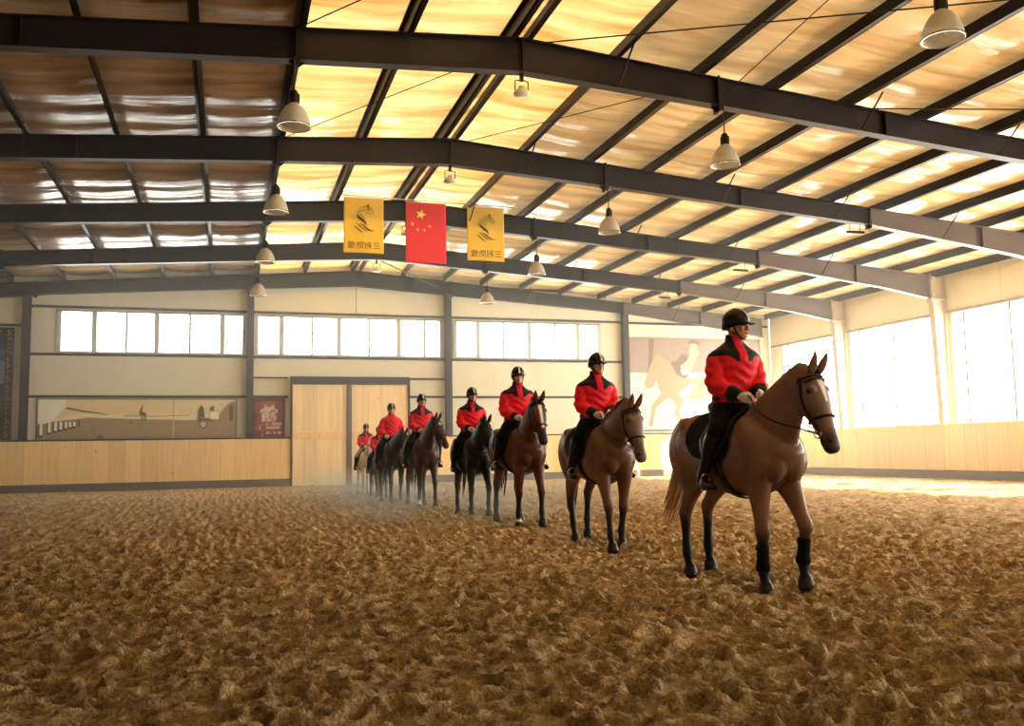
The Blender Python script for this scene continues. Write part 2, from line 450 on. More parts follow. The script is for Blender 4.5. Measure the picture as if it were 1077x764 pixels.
for i in range(5):
    a, b = bounds[i], bounds[i + 1]
    for z0, z1 in ((0, 3.43), (3.43, 4.95)):
        if i == 2:
            panels(a, 2.4, z0, z1, 2.0); panels(7.05, b, z0, z1, 2.0)
        else:
            panels(a, b, z0, z1, 2.0)
    if i == 2:
        panels(2.4, 7.05, 4.2, 4.95, 2.0); mb.box((2.38, YB + .02, -.1), (7.07, YB + .12, 4.22))  # last box: unseen backing added behind the door to stop daylight leaking in
    panels(a, b, 6.68, 8.0 if i in (1, 2, 3) else 7.3, 1.95)
    w = WIN[i - 1] if 1 <= i <= 3 else None
    if w:
        panels(a, w[0][0], 4.95, 6.68, 2.0); panels(w[-1][1], b, 4.95, 6.68, 2.0)
        mb.box((w[0][0], YB, 4.95), (w[-1][1], YB + .12, ZS)); mb.box((w[0][0], YB, ZT), (w[-1][1], YB + .12, 6.68))
    else:
        panels(a, b, 4.95, 6.68, 2.0)
# gable top
for a, b in ((XL, COLX[0]), (COLX[0], .9), (.9, XG), (XG, 8.7), (8.7, 16.62), (16.62, XR)):
    z = 7.3 if (b <= COLX[0] or a >= 16.6) else 8.0
    za, zb = max(zroof(a) + .25, z), max(zroof(b) + .25, z)
    mb.prism([(a, z), (b, z), (b, zb + .02), (a, za + .02)], 'y', YB, YB + .12)
tag(mb.build('wall_back', M['clad']), kind='structure')

wn = 0
def window_back(cells):
    global wn
    wn += 1
    w = empty('window_%d' % wn, (cells[0][0], YB, ZS), kind='structure')
    x0, x1 = cells[0][0], cells[-1][1]
    fb = MB(); ox = cells[0][0]
    y0, y1 = -.05, .10
    for z0, z1 in ((0, .07), (ZT - ZS - .07, ZT - ZS)):
        fb.box((0, y0, z0), (x1 - x0, y1, z1))
    xs = sorted(set([c[0] for c in cells] + [x1]))
    for k, xx in enumerate(xs):
        t = 0.09 if k in (0, len(xs) - 1) or k % 2 == 1 else 0.045
        c = min(max(xx - ox, t), x1 - x0 - t)
        fb.box((c - t, y0 + .01, .07), (c + t, y1 - .01, ZT - ZS - .07))
    fb.build('window_frame', M['frame'], w, bevel=.006)
    MB().box((.01, .02, .03), (x1 - x0 - .01, .026, ZT - ZS - .03)).build('glass', M['glass'], w)
for cells in WIN: window_back(cells)

tn = 0
def trim(mb_, m_, name=None):
    global tn
    tn += 1
    return tag(mb_.build(name or 'trim_%d' % tn, m_, bevel=.004), kind='structure')
# dark horizontal girts of the back wall, between the posts
for i in range(5):
    a, b = bounds[i] + .12, bounds[i + 1] - .12
    zs = {0: (6.0,), 1: (3.43, 4.97, 6.72), 2: (4.97, 6.72, 8.02), 3: (3.43, 4.97, 6.72, 8.0), 4: (6.7,)}[i]
    t = MB()
    for z in zs:
        t.box((a, YB - .07, z - .045), (b, YB + .002, z + .045))
    if i == 2:
        t.box((a, YB - .07, 3.39), (2.32, YB + .002, 3.48)); t.box((7.1, YB - .07, 3.39), (b, YB + .002, 3.48)); t.box((a, YB - .07, 4.14), (2.32, YB, 4.2))
        t.box((7.1, YB - .07, 4.12), (b, YB, 4.2))
    trim(t, M['girt'])

def i_section(mb_, x, y, z0, z1, dx, dy, tf=.018, axis='x'):
    """upright I column: flanges across x (axis='x': flanges are wide in x)"""
    if axis == 'x':
        mb_.box((x - dx, y - dy, z0), (x + dx, y - dy + tf, z1)); mb_.box((x - dx, y + dy - tf, z0), (x + dx, y + dy, z1))
        mb_.box((x - .006, y - dy, z0), (x + .006, y + dy, z1))
    return mb_
for k, x in enumerate(COLX):
    zt = zroof(x) - .52
    c = i_section(MB(), x, 36.31, 0, zt, .125, .145)
    c.box((x - .14, 36.14, zt - .02), (x + .14, 36.48, zt))
    o = c.build('column', M['girt'], bevel=.003)
    tag(o, ['dark steel post on the back wall between framed mountain picture and long sepia poster',
            'dark steel post on the back wall left of the red poster',
            'dark steel post on the back wall right of the big timber door',
            'dark steel post on the back wall at the left edge of the horse mural'][k], 'column', 'steel posts of the back wall', 'structure')

# kickboards: planked panel, grey band at the foot, dark cap rail
def kickboard_back(x0, x1, name):
    r = empty(name, (x0, YK, 0), kind='structure'); L = x1 - x0
    MB().box((0, 0, .3), (L, .05, ZR - .03)).build('board_panel', M['wood'], r)
    MB().box((0, -.035, 0), (L, .05, .285)).build('kick_band', M['kick'], r, bevel=.01)
    MB().box((0, -.02, .285), (L, .05, .34)).build('lower_rail', M['wood'], r)
    MB().box((0, -.035, ZR - .035), (L, .16, ZR + .02)).build('cap_rail', M['rail'], r, bevel=.006)
kickboard_back(XL + .3, 2.42, 'baseboard_back')
kickboard_back(7.08, XK, 'baseboard_back.001')
r = empty('baseboard_right', (XK, YF + .3, 0), kind='structure'); L = YK - YF - .3
MB().box((0, 0, .3), (.05, L, ZR - .03)).build('board_panel', M['wood_r'], r)
MB().box((-.035, 0, 0), (.05, L, .285)).build('kick_band', M['kick'], r, bevel=.01)
MB().box((-.05, 0, ZR - .035), (.5, L, ZR + .01)).build('cap_rail', M['wood_r'], r, bevel=.006)

# ------------------------------------------------------------------ the big timber door
d = empty('door_1', (2.42, 36.1, 0), kind='structure')
fr_ = MB()
fr_.box((0, -.05, 0), (.06, .3, 4.2)); fr_.box((4.56, -.05, 0), (4.64, .3, 4.2)); fr_.box((.06, -.05, 3.9), (4.56, .3, 4.2))
fr_.build('door_frame', M['girt'], d, bevel=.006)
MB().box((2.14, -.04, 0), (2.33, .12, 3.9)).box((2.215, -.055, 0), (2.255, -.04, 3.9)).build('center_post', M['kick'], d, bevel=.01)
for x0, x1 in ((.07, 2.13), (2.34, 4.55)):
    leaf = MB().box((x0, .02, -.06), (x1, .09, 1.79)).box((x0, .02, 2.05), (x1, .09, 3.89)).build('door_leaf', M['wood_door'], d)
    MB().box((x0, -.005, 1.78), (x1, .085, 2.06)).build('batten', M['wood'], leaf, bevel=.008)
MB().box((2.1, -.1, 1.7), (2.13, -.06, 2.1)).box((2.1, -.1, 1.7), (2.13, .03, 1.73)).box((2.1, -.1, 2.07), (2.13, .03, 2.1)).build('door_handle', M['chrome'], d)

# ------------------------------------------------------------------ right wall
ZW = 5.74
mb = MB()
Ls = [YF] + FY
mb.box((XR, YF, 0), (XR + .12, YB + .12, ZR))
n = 24; w = (YB - YF) / n
for i in range(n):
    mb.box((XR, YF + i * w + .008, ZW), (XR + .12, YF + (i + 1) * w - .008, zroof(XR) + .22))
mb.box((XR + .015, YF, ZW), (XR + .12, YB, zroof(XR) + .22))
tag(mb.build('wall_right', M['clad']), kind='structure')
for i in range(len(FY) - 1):
    y0, y1 = FY[i] + .16, FY[i + 1] - .16
    if i == len(FY) - 2: y1 = 35.6
    wn += 1
    wd = empty('window_%d' % wn, (XR, y0, ZR), kind='structure'); L = y1 - y0; H = ZW - ZR
    fb = MB()
    a, b_ = .02, .1
    fb.box((a, 0, 0), (b_, L, .06)); fb.box((a - .04, 0, H - .06), (b_, L, H))
    cuts = [0, L * .5, L - .62, L] if i < len(FY) - 2 else [0, L * .46, L * .9, L]
    for k, yy in enumerate(cuts):
        t = .045 if k in (0, len(cuts) - 1) else .02
        yy = min(max(yy, t), L - t)
        if t > .03: fb.box((a, yy - t, .06), (b_, yy + t, H - .06))
        else: MB().box((a - .02, yy - .03, .06), (b_, yy + .03, H - .06)).build('mullion', M['girt'], wd)
    fb.build('window_frame', M['frame'], wd)
    # transom of the narrow casement beside the column
    MB().box((a - .01, cuts[2], 1.14), (b_, L, 1.18)).build('casement_bar', M['flash'], wd)
    MB().box((.055, .01, .02), (.061, L - .01, H - .02)).build('glass', M['glass'], wd)
mb = MB().box((XR, 35.6, ZR), (XR + .12, YB, ZW))
for y in FY[:-1]:
    mb.box((XR + .02, y - .16, ZR), (XR + .12, y + .16, ZW))
trim(mb, M['clad'], 'trim_wall_right')
tag(MB().box((XR - .06, YF, ZW - .02), (XR + .0, YB, ZW + .05)).build('trim_window_head', M['flash']), kind='structure')

# walls that close the hall outside the picture
tag(MB().box((XL - .12, YF, 0), (XL, YB, zroof(XL) + .25)).build('wall_left', M['clad']), kind='structure')
tag(MB().prism([(XL, 0), (XR, 0), (XR, zroof(XR) + .25), (XG, ZG + .25), (XL, zroof(XL) + .25)], 'y', YF - .12, YF).build('wall_front', M['clad']), kind='structure')

# ------------------------------------------------------------------ portal frames
def depth(x):
    s = abs(x - XG)
    pts = [(0, .62), (3.9, .55), (11.6, .46), (17, .68), (18.6, .84)]
    for (a, p), (b, q) in zip(pts, pts[1:]):
        if s <= b: return p + (q - p) * (s - a) / (b - a)
    return .84
def frame(y, label, m_, half=.11):
    root = empty('roof_beam', (XG, y, 0), label=label, cat='beam', group='steel portal frames', kind='structure')
    xs = [XL + .25, -12, -9, -6, -3, 0, 1.05, XG, 8.83, 11, 14, 16.54, 19, 21.5, XR - .5]
    rf = MB()
    for xa, xb in zip(xs, xs[1:]):
        za, zb, da, db = zroof(xa), zroof(xb), depth(xa), depth(xb)
        A, B = xa - XG, xb - XG
        t = .02
        for (lo_a, hi_a, lo_b, hi_b, hw) in ((za - t, za, zb - t, zb, half), (za - da, za - da + t, zb - db, zb - db + t, half), (za - da + t, za - t, zb - db + t, zb - t, .006)):
            rf.hexa([(A, -hw, lo_a), (B, -hw, lo_b), (B, hw, lo_b), (A, hw, lo_a)], [(A, -hw, hi_a), (B, -hw, hi_b), (B, hw, hi_b), (A, hw, hi_a)])
        if xb == 16.54:
            rf.build('rafter', m_, root); rf = MB()
    rf.build('rafter', M['steel_mid'], root)
    for x in (1.05, 8.83, 16.54, -6.6):      # bolted splice plates
        pl = MB(); z, dd = zroof(x), depth(x)
        pl.box((x - XG - .022, -half, z - dd - .11), (x - XG + .022, half, z + .03))
        pl.prism([(x - XG - .15, z - dd), (x - XG + .15, z - dd), (x - XG, z - dd - .13)], 'y', -.007, .007)
        pl.build('splice_plate', m_, root)
    st = MB()
    for x in (XG, -3.0, 12.6, 20.3):
        z, dd = zroof(x), depth(x)
        st.box((x - XG - .008, -half + .01, z - dd + .02), (x - XG + .008, half - .01, z - .02))
    st.build('stiffener', m_, root)
    for x in (-4, 6.75, 12, 15.4, 18.9):      # fly braces from rafter foot up to the purlin
        z, dd = zroof(x), depth(x)
        MB().tube([(x - XG, -half, z - dd + .03), (x - XG + .12, -.62, z + .1)], .018, 6).build('fly_brace', m_, root)
    return root
def right_column(y, root, m_):
    zt = zroof(XR - .5)
    c = MB(); x1 = XR - .06 - XG
    xi0, xi1 = 23.62 - XG, 23.36 - XG
    for hw, (p0, q0, p1, q1) in ((.12, (x1 - .02, x1, x1 - .02, x1)), (.12, (xi0, xi0 + .02, xi1, xi1 + .02)), (.006, (xi0 + .02, x1 - .02, xi1 + .02, x1 - .02))):
        c.hexa([(p0, -hw, 0), (q0, -hw, 0), (q0, hw, 0), (p0, hw, 0)], [(p1, -hw, zt), (q1, -hw, zt), (q1, hw, zt), (p1, hw, zt)])
    c.box((xi1 - .01, -.12, zt - .84), (x1, .12, zt - .80)); c.box((xi1 - .03, -.12, zt - .95), (xi1 - .01, .12, zt + .05))
    c.build('column', m_, root)
    c = MB(); x0 = XL + .06 - XG
    for hw, (p0, q0, p1, q1) in ((.12, (x0, x0 + .02, x0, x0 + .02)), (.12, (x0 + .3, x0 + .32, x0 + .58, x0 + .6)), (.006, (x0 + .02, x0 + .3, x0 + .02, x0 + .58))):
        c.hexa([(p0, -hw, 0), (q0, -hw, 0), (q0, hw, 0), (p0, hw, 0)], [(p1, -hw, zt - .1), (q1, -hw, zt - .1), (q1, hw, zt - .1), (p1, hw, zt - .1)])
    c.build('column', m_, root)
names = {4: 'nearest steel roof beam, crossing the top of the view', 5: 'steel roof beam second from the camera',
         6: 'steel roof beam just behind the three hanging flags', 7: 'steel roof beam between the flags and the back wall', 8: 'steel roof beam lying along the top of the back wall'}
for i, y in enumerate(FY):
    if i < 2: continue
    rt = frame(y if i < 8 else 36.3, names.get(i, 'steel roof beam above the camera, out of the view'), M['steel'])
    if i < 8: right_column(y, rt, M['steel_pale'])

# purlins run the whole length of the hall on top of the rafters
PX = [-13.9, -12.4, -10.75, -9.05, -7.35, -5.65, -3.97, -2.26, -.56, 1.1, 2.9, 4.76, 5.12, 6.82, 8.53, 10.12, 11.85, 13.62, 15.4, 17.05, 18.8, 20.5, 22.2, 23.75]
ordn = ['first', 'second', 'third', 'fourth', 'fifth', 'sixth', 'seventh', 'eighth', 'ninth', 'tenth', 'eleventh', 'twelfth']
for k, x in enumerate(PX):
    z = zroof(x); p = MB()
    ya, yb = YF + .1, YB - .05
    lip = .085 if x < 5 else -.085
    p.box((x - .012, ya, z + .005), (x + .012, yb, z + .27)); p.box((min(x, x + lip) - .012, ya, z + .005), (max(x, x + lip) + .012, yb, z + .03)); p.box((x, ya, z + .25), (x - lip, yb, z + .27))
    side = 'left' if x < 4.9 else 'right'
    idx = (11 - k) if x < 4.9 else (k - 12)
    tag(p.build('purlin', M['steel']), 'long dark steel purlin under the ceiling film, %s one %s of the ridge' % (ordn[idx], side), 'purlin', 'roof purlins', 'structure')

# ceiling film stretched over the purlins, amber fibreglass strip beside the ridge
def film(xs, name, m_):
    vs, fs = [], []
    ys = np.linspace(YF, YB + .1, 150)
    for xa, xb in zip(xs, xs[1:]):
        nn = 9; base = len(vs)
        for y in ys:
            for s in range(nn):
                u = s / (nn - 1); x = xa + (xb - xa) * u
                sag = -.05 * 4 * u * (1 - u)
                wr = .03 * float(4 * u * (1 - u)) * math.sin(y * 4.1 + 1.3 * math.sin(x * 2.1 + y * .6)) * (0.5 + 0.5 * math.sin(y * .73 + x))
                vs.append((x, y, zroof(x) + .275 + sag + wr))
        for j in range(len(ys) - 1):
            for s in range(nn - 1):
                q = base + j * nn + s
                fs.append((q, q + nn, q + nn + 1, q + 1))
    m = MB(); m.add(vs, fs)
    o = m.build(name, m_, smooth=True, recalc=False)
    tag(o, kind='structure')
    return o
iL, iR = PX.index(1.1), PX.index(6.82)
film([XL] + PX[:iL + 1], 'ceiling_left', M['film_shaded'])
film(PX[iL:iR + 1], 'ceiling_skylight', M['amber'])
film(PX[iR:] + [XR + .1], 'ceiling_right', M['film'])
# metal roof sheets above the opaque film keep the daylight out
for xa, xb, nm in ((XL - .3, 1.05, 'roof_left'),):
    m = MB(); za, zb = zroof(xa) + .36, zroof(xb) + .36
    m.hexa([(xa, YF - .3, za), (xb, YF - .3, zb), (xb, YB + .3, zb), (xa, YB + .3, za)], [(xa, YF - .3, za + .05), (xb, YF - .3, zb + .05), (xb, YB + .3, zb + .05), (xa, YB + .3, za + .05)])
    tag(m.build(nm, M['flash']), kind='structure')
# ------------------------------------------------------------------ pendant lamps, floodlights, wires
def lamp(loc, label, z0, drop_to):
    """high-bay lamp: pale bell shade, dark ballast, glass tube, hanger; z0 = rim height"""
    x, y = loc
    r = empty('pendant_lamp', (x, y, z0), label=label, cat='lamp', group='bell shaped hall lamps')
    s = MB(); s.lathe([(.265, 0), (.262, .03), (.245, .12), (.205, .23), (.145, .32), (.085, .37), (.07, .39), (.062, .385), (.13, .31), (.19, .225), (.23, .115), (.25, .0), (.265, 0)], n=28)
    s.build('lamp_shade', M['shade'], r, smooth=True)
    MB().lathe([(.272, -.008), (.272, .014), (.258, .014), (.258, -.008), (.272, -.008)], n=28).build('rim_ring', M['chrome'], r, smooth=True)
    b = MB(); b.lathe([(.004, .36), (.07, .36), (.075, .40), (.07, .55), (.05, .60), (.02, .62), (.004, .62)], n=16)
    for k in range(8):
        a = 2 * PI * k / 8; b.box((.07 * math.cos(a) - .006, .07 * math.sin(a) - .006, .40), (.07 * math.cos(a) + .006 + .012 * math.cos(a), .07 * math.sin(a) + .006 + .012 * math.sin(a), .55))
    b.build('ballast', M['black'], r, smooth=False)
    MB().lathe([(.004, .06), (.045, .06), (.055, .10), (.055, .30), (.03, .345), (.004, .345)], n=16).build('bulb', M['white'], r, smooth=True)
    if drop_to > z0 + .64:
        MB().tube([(0, 0, .61), (0, 0, drop_to - z0)], .012, 8).build('hanger', M['wire'], r)
    return r
m, nt, out = new_mat('opal_shade')
b = N(nt, 'ShaderNodeBsdfPrincipled'); b.inputs['Base Color'].default_value = lin((226, 220, 204)); b.inputs['Roughness'].default_value = .3
tr = N(nt, 'ShaderNodeBsdfTranslucent'); tr.inputs['Color'].default_value = lin((226, 220, 204)); ms = N(nt, 'ShaderNodeMixShader'); ms.inputs[0].default_value = .35
nt.links.new(b.outputs[0], ms.inputs[1]); nt.links.new(tr.outputs[0], ms.inputs[2]); nt.links.new(ms.outputs[0], out.inputs['Surface'])
M['shade'] = m
wl = {4: 'largest bell lamp of the left row, hanging by the nearest roof beam', 5: 'bell lamp of the left row hanging by the second roof beam', 6: 'bell lamp of the left row level with the flags', 7: 'farthest bell lamp of the left row, above the back windows'}
wr_ = {3: 'largest bell lamp, hanging alone at the top right', 4: 'bell lamp of the right row near the middle of the nearest roof beam', 5: 'bell lamp of the right row, hanging below the second roof beam', 6: 'bell lamp of the right row beside the right yellow banner', 7: 'farthest bell lamp of the right row, above the back windows'}
for i in (4, 5, 6, 7): lamp((1.0, FY[i] - .22), wl[i], 6.43, zroof(1.0) - depth(1.0))
for i in (3, 4, 5, 6, 7): lamp((8.83, FY[i] - .22), wr_[i], 6.42, zroof(8.83) - depth(8.83))
def spot(y, label):
    r = empty('ridge_spotlight', (XG, y, 7.47), label=label, cat='spotlight', group='small spotlights under the ridge')
    MB().lathe([(.004, -.03), (.10, -.03), (.155, 0), (.15, .03), (.075, .10), (.06, .14), (.004, .14)], n=20).build('lamp_head', M['white'], r, smooth=True)
    m_ = MB(); m_.tube([(-.12, 0, .06), (-.12, 0, .24), (0, 0, .27), (.12, 0, .24), (.12, 0, .06)], .012, 6); m_.build('yoke', M['black'], r)
    MB().box((-.03, -.03, .24), (.03, .03, zroof(XG) - .62 - 7.47)).build('mount', M['steel'], r)
for i, lb in ((4, 'small spotlight under the ridge of the nearest roof beam'), (5, 'small spotlight under the ridge of the second roof beam'), (6, 'small spotlight half hidden behind the red flag'), (7, 'small spotlight under the ridge below the left yellow banner')):
    spot(FY[i] + .02, lb)
def bracket(x, y, label):
    z = zroof(x) - depth(x) - .015
    r = empty('floodlight', (x, y, z), label=label, cat='floodlight', group='floodlights under the right rafters')
    MB().tube([(-.16, 0, 0), (-.16, 0, -.2), (.16, 0, -.2), (.16, 0, 0)], .012, 6).build('bracket', M['black'], r)
    MB().hexa([(-.2, -.16, -.30), (.2, -.16, -.30), (.2, .1, -.24), (-.2, .1, -.24)], [(-.2, -.13, -.22), (.2, -.13, -.22), (.2, .13, -.16), (-.2, .13, -.16)]).build('lamp_housing', M['black'], r, bevel=.01)
    MB().hexa([(-.17, -.14, -.308), (.17, -.14, -.308), (.17, .08, -.256), (-.17, .08, -.256)], [(-.17, -.14, -.30), (.17, -.14, -.30), (.17, .08, -.248), (-.17, .08, -.248)]).build('lens', M['white'], r)
for x, y, lb in ((16.1, FY[5], 'floodlight below the second roof beam near the right columns'), (15.9, FY[6], 'floodlight below the third roof beam, above the leading rider'), (15.9, FY[7], 'floodlight below the fourth roof beam, above the horse mural')):
    bracket(x, y, lb)
# bracing rods crossing the roof bays and thin hanging wires
def rod(pts, r, label, name='brace_rod'):
    mb = MB(); mb.tube(pts, r, 6); o = mb.build(name, M['wire'])
    tag(o, label, 'brace rod' if name == 'brace_rod' else 'wire', 'roof bracing', 'structure')
zr_ = lambda x: zroof(x) - .06
rod([(XG + .2, FY[3] + .12, zr_(5.1)), (1.0, FY[4] - .12, zr_(1))], .012, 'thin brace rod left of the ridge above the nearest roof beam')
rod([(XG + .3, FY[4] - .12, zr_(5.2)), (12.6, FY[3] + .12, zr_(12.6))], .014, 'long brace rod right of the ridge above the nearest roof beam')
rod([(12.0, FY[4] - .12, zr_(12)), (23.2, FY[3] + .2, zr_(23.2))], .014, 'brace rod crossing the right roof bay near the top right corner')
rod([(12.4, FY[3] + .12, zr_(12.4)), (16.2, FY[4] - .1, zr_(16.2) - .1)], .014, 'steep pale brace rod at the top right')
rod([(XG, FY[4] + .12, zr_(XG)), (1.1, FY[5] - .12, zr_(1.1))], .010, 'fine brace rod in the bright bay behind the nearest roof beam')
rod([(XG + .3, FY[5] - .12, zr_(5.2)), (8.6, FY[4] + .12, zr_(8.6))], .010, 'fine brace rod right of the ridge behind the nearest roof beam')
rod([(9.0, FY[4] - .15, zr_(9) - .2), (8.8, FY[3] + .3, zr_(8.8) + .1)], .010, 'thin wire by the splice of the nearest roof beam', 'hanging_wire')
rod([(XG, FY[7] + .1, zr_(XG) - .5), (8.4, FY[8] - .3, zr_(8.4) - .35)], .03, 'pale brace strut under the ridge by the back wall')
rod([(XG, 36.2, zr_(XG) - .4), (XG, 36.25, 6.72)], .012, 'thin cable hanging from the ridge against the back wall', 'hanging_wire')

# ------------------------------------------------------------------ flags and banners
def flat(name, polys, mats, parent, loc, flip=False, step=.0016, rot=None):
    """flat shapes in x (right), z (up) stacked a hair apart towards the viewer; one mesh. polys: (material index, [(x,z)...])"""
    bm = bmesh.new()
    for k, (mi, pl) in enumerate(polys):
        vs = [bm.verts.new((x, -step * (k + 1), z)) for x, z in pl]
        try:
            f = bm.faces.new(vs); f.material_index = mi
        except ValueError:
            pass
    bm.normal_update(); bmesh.ops.triangulate(bm, faces=bm.faces, ngon_method='EAR_CLIP')
    me = bpy.data.meshes.new(name); bm.to_mesh(me); bm.free()
    for q in mats: me.materials.append(q)
    o = bpy.data.objects.new(name, me); C.objects.link(o)
    if parent: o.parent = parent
    o.location = loc
    return o
def cloth_mat(name, col):
    m, nt, out = new_mat(name)
    b = N(nt, 'ShaderNodeBsdfPrincipled'); b.inputs['Roughness'].default_value = .8; b.inputs['Base Color'].default_value = lin(col); b.inputs['Specular IOR Level'].default_value = .2
    tr = N(nt, 'ShaderNodeBsdfTranslucent'); tr.inputs['Color'].default_value = lin(col); ms = N(nt, 'ShaderNodeMixShader'); ms.inputs[0].default_value = .45
    wv = N(nt, 'ShaderNodeTexNoise'); wv.inputs['Scale'].default_value = 220; bp = N(nt, 'ShaderNodeBump'); bp.inputs['Strength'].default_value = .15; bp.inputs['Distance'].default_value = .004
    nt.links.new(wv.outputs['Fac'], bp.inputs['Height']); nt.links.new(bp.outputs['Normal'], b.inputs['Normal'])
    nt.links.new(b.outputs[0], ms.inputs[1]); nt.links.new(tr.outputs[0], ms.inputs[2]); nt.links.new(ms.outputs[0], out.inputs['Surface'])
    return m
M['yellow'] = cloth_mat('yellow_banner_cloth', (255, 226, 104)); M['red'] = cloth_mat('red_flag_cloth', (248, 84, 86))
M['ink'] = mat('dark_print', (58, 50, 24), .8, var=.05); M['olive'] = mat('olive_print', (186, 160, 40), .8, var=.05); M['gold'] = mat('yellow_print', (255, 226, 120), .8, var=.03)
M['ink_red'] = mat('red_brown_print', (196, 120, 40), .8, var=.05)
FYY = 25.42
def cloth(name, w, h, m_, parent, seed):
    mb = MB(); nx_, nz_ = 22, 28; vs, fs = [], []
    for j in range(nz_ + 1):
        for i in range(nx_ + 1):
            u, v = i / nx_, j / nz_
            y = .018 * (1 - v) * math.sin(u * 7 + seed) + .008 * math.sin(v * 9 + seed * 2) * (1 - v)
            vs.append(((u - .5) * w * (1 + .012 * (1 - v)), y, (v - 1) * h))
    for j in range(nz_):
        for i in range(nx_):
            q = j * (nx_ + 1) + i; fs.append((q, q + 1, q + nx_ + 2, q + nx_ + 1))
    mb.add(vs, fs); o = mb.build(name, m_, parent, smooth=True)
    t = o.modifiers.new('t', 'SOLIDIFY'); t.thickness = .004
    return o
def stroke(p, w):
    """tapered brush stroke along points"""
    P = [Vector((a, b)) for a, b in p]; l, r = [], []
    for i, q in enumerate(P):
        t = (P[min(i + 1, len(P) - 1)] - P[max(i - 1, 0)]).normalized(); n = Vector((-t.y, t.x)); ww = w * math.sin(PI * (.12 + .80 * i / (len(P) - 1)))
        l.append(tuple(q + n * ww)); r.append(tuple(q - n * ww))
    return l + r[::-1]
def banner(x, z, w, h, label, filled, seed):
    r = empty('hanging_banner', (x, FYY, z), label=label, cat='banner', group='yellow horse banners under the roof')
    cloth('cloth', w, h, M['yellow'], r, seed)
    MB().tube([(-w / 2 - .01, 0, .005), (w / 2 + .01, 0, .005)], .014, 8).build('hem_rod', M['white'], r)
    def U(pts): return [((u - .5) * w, (-v) * h) for u, v in pts]
    P = []
    headp = [(.33, .29), (.36, .24), (.44, .18), (.52, .15), (.58, .14), (.60, .105), (.63, .14), (.66, .175), (.72, .225), (.755, .265), (.74, .295), (.69, .295), (.62, .27), (.56, .265), (.53, .28), (.52, .31), (.50, .36), (.42, .33)]
    if filled:
        P.append((1, U(headp)))
    else:
        for a in range(7):
            c = [(.34 + .05 * a * .9, .285 - .018 * a), (.39 + .05 * a, .24 - .012 * a), (.45 + .045 * a, .24 + .004 * a)]; P.append((1, stroke(U(c), .012)))
        P.append((1, stroke(U([(.33, .29), (.40, .20), (.52, .155), (.60, .14), (.66, .18), (.745, .26), (.72, .295), (.60, .265), (.54, .27), (.52, .31)]), .013)))
        P.append((0, stroke(U([(.36, .27), (.45, .33), (.53, .40)]), .012)))
    P.append((0, U([(.585, .155), (.60, .10), (.635, .15), (.61, .19)])))
    P.append((0, stroke(U([(.575, .19), (.62, .21), (.65, .20)]), .012)))
    P.append((0, stroke(U([(.335, .31), (.36, .355), (.44, .40), (.52, .44), (.575, .50)]), .038)))
    P.append((0, stroke(U([(.40, .475), (.48, .51), (.58, .565), (.66, .595), (.76, .595)]), .020)))
    P.append((0, stroke(U([(.31, .475), (.40, .52), (.48, .575), (.58, .615)]), .017)))
    P.append((0, stroke(U([(.25, .52), (.33, .56), (.41, .61), (.49, .64)]), .017)))
    flat('horse_emblem', P, [M['ink'], M['olive']], r, (0, -.028, 0))
    # four characters, read from behind so they stand mirrored
    cu = bpy.data.curves.new('lettering', 'FONT'); cu.body = '\u4e09\u5229\u9632\u50e7'; cu.size = .24; cu.align_x = 'CENTER'; cu.space_character = 1.13
    t = bpy.data.objects.new('lettering', cu); C.objects.link(t)
    dg = bpy.context.evaluated_depsgraph_get(); me = bpy.data.meshes.new_from_object(t.evaluated_get(dg)); bpy.data.objects.remove(t)
    a = np.empty(len(me.vertices) * 3); me.vertices.foreach_get('co', a); a = a.reshape(-1, 3)
    wx = a[:, 0].max() - a[:, 0].min(); s_ = .80 * w / wx
    b = np.stack([-(a[:, 0] - (a[:, 0].max() + a[:, 0].min()) / 2) * s_, np.full(len(a), 0.), (a[:, 1] - a[:, 1].min()) * s_], 1)
    me.vertices.foreach_set('co', b.ravel()); me.update(); me.name = 'lettering'
    me.materials.clear(); me.materials.append(M['ink'])
    lo = bpy.data.objects.new('lettering', me); C.objects.link(lo); lo.parent = r; lo.location = (0, -.031, -.93 * h)
banner(3.68, 8.40, 1.12, 1.58, 'left yellow banner with a line-drawn horse head, left of the red flag', False, 1)
banner(7.26, 8.355, 1.12, 1.60, 'right yellow banner with a solid olive horse head, right of the red flag', True, 2.2)
r = empty('national_flag', (5.47, FYY, 8.38), label='red flag with five yellow stars hanging between two yellow banners', cat='flag')
W_, H_ = 1.18, 1.77
cloth('cloth', W_, H_, M['red'], r, .4)
MB().tube([(-W_ / 2 - .01, 0, .005), (W_ / 2 + .01, 0, .005)], .014, 8).build('hem_rod', M['white'], r)
def star(cx_, cz, R, rot):
    return [(cx_ + (R if k % 2 == 0 else R * .40) * math.sin(rot + PI * k / 5), cz + (R if k % 2 == 0 else R * .40) * math.cos(rot + PI * k / 5)) for k in range(10)]
P = [(0, star((.37 - .5) * W_, -.205 * H_, .165, .25))]
for u, v, ro in ((.16, .37, .3), (.29, .455, .9), (.455, .46, .2), (.585, .395, .7)): P.append((0, star((u - .5) * W_, -v * H_, .055, ro)))
flat('stars', P, [M['gold']], r, (0, -.028, 0))
mb = MB(); mb.tube([(2.9, FYY, 8.455), (8.1, FYY, 8.415)], .018, 8)
for x in (2.95, 8.05): mb.tube([(x, FYY, 8.43), (x, FYY, zroof(x) - .02)], .008, 6)
tag(mb.build('flag_pole', M['white']), 'thin pale pole carrying the three flags below the roof', 'pole')

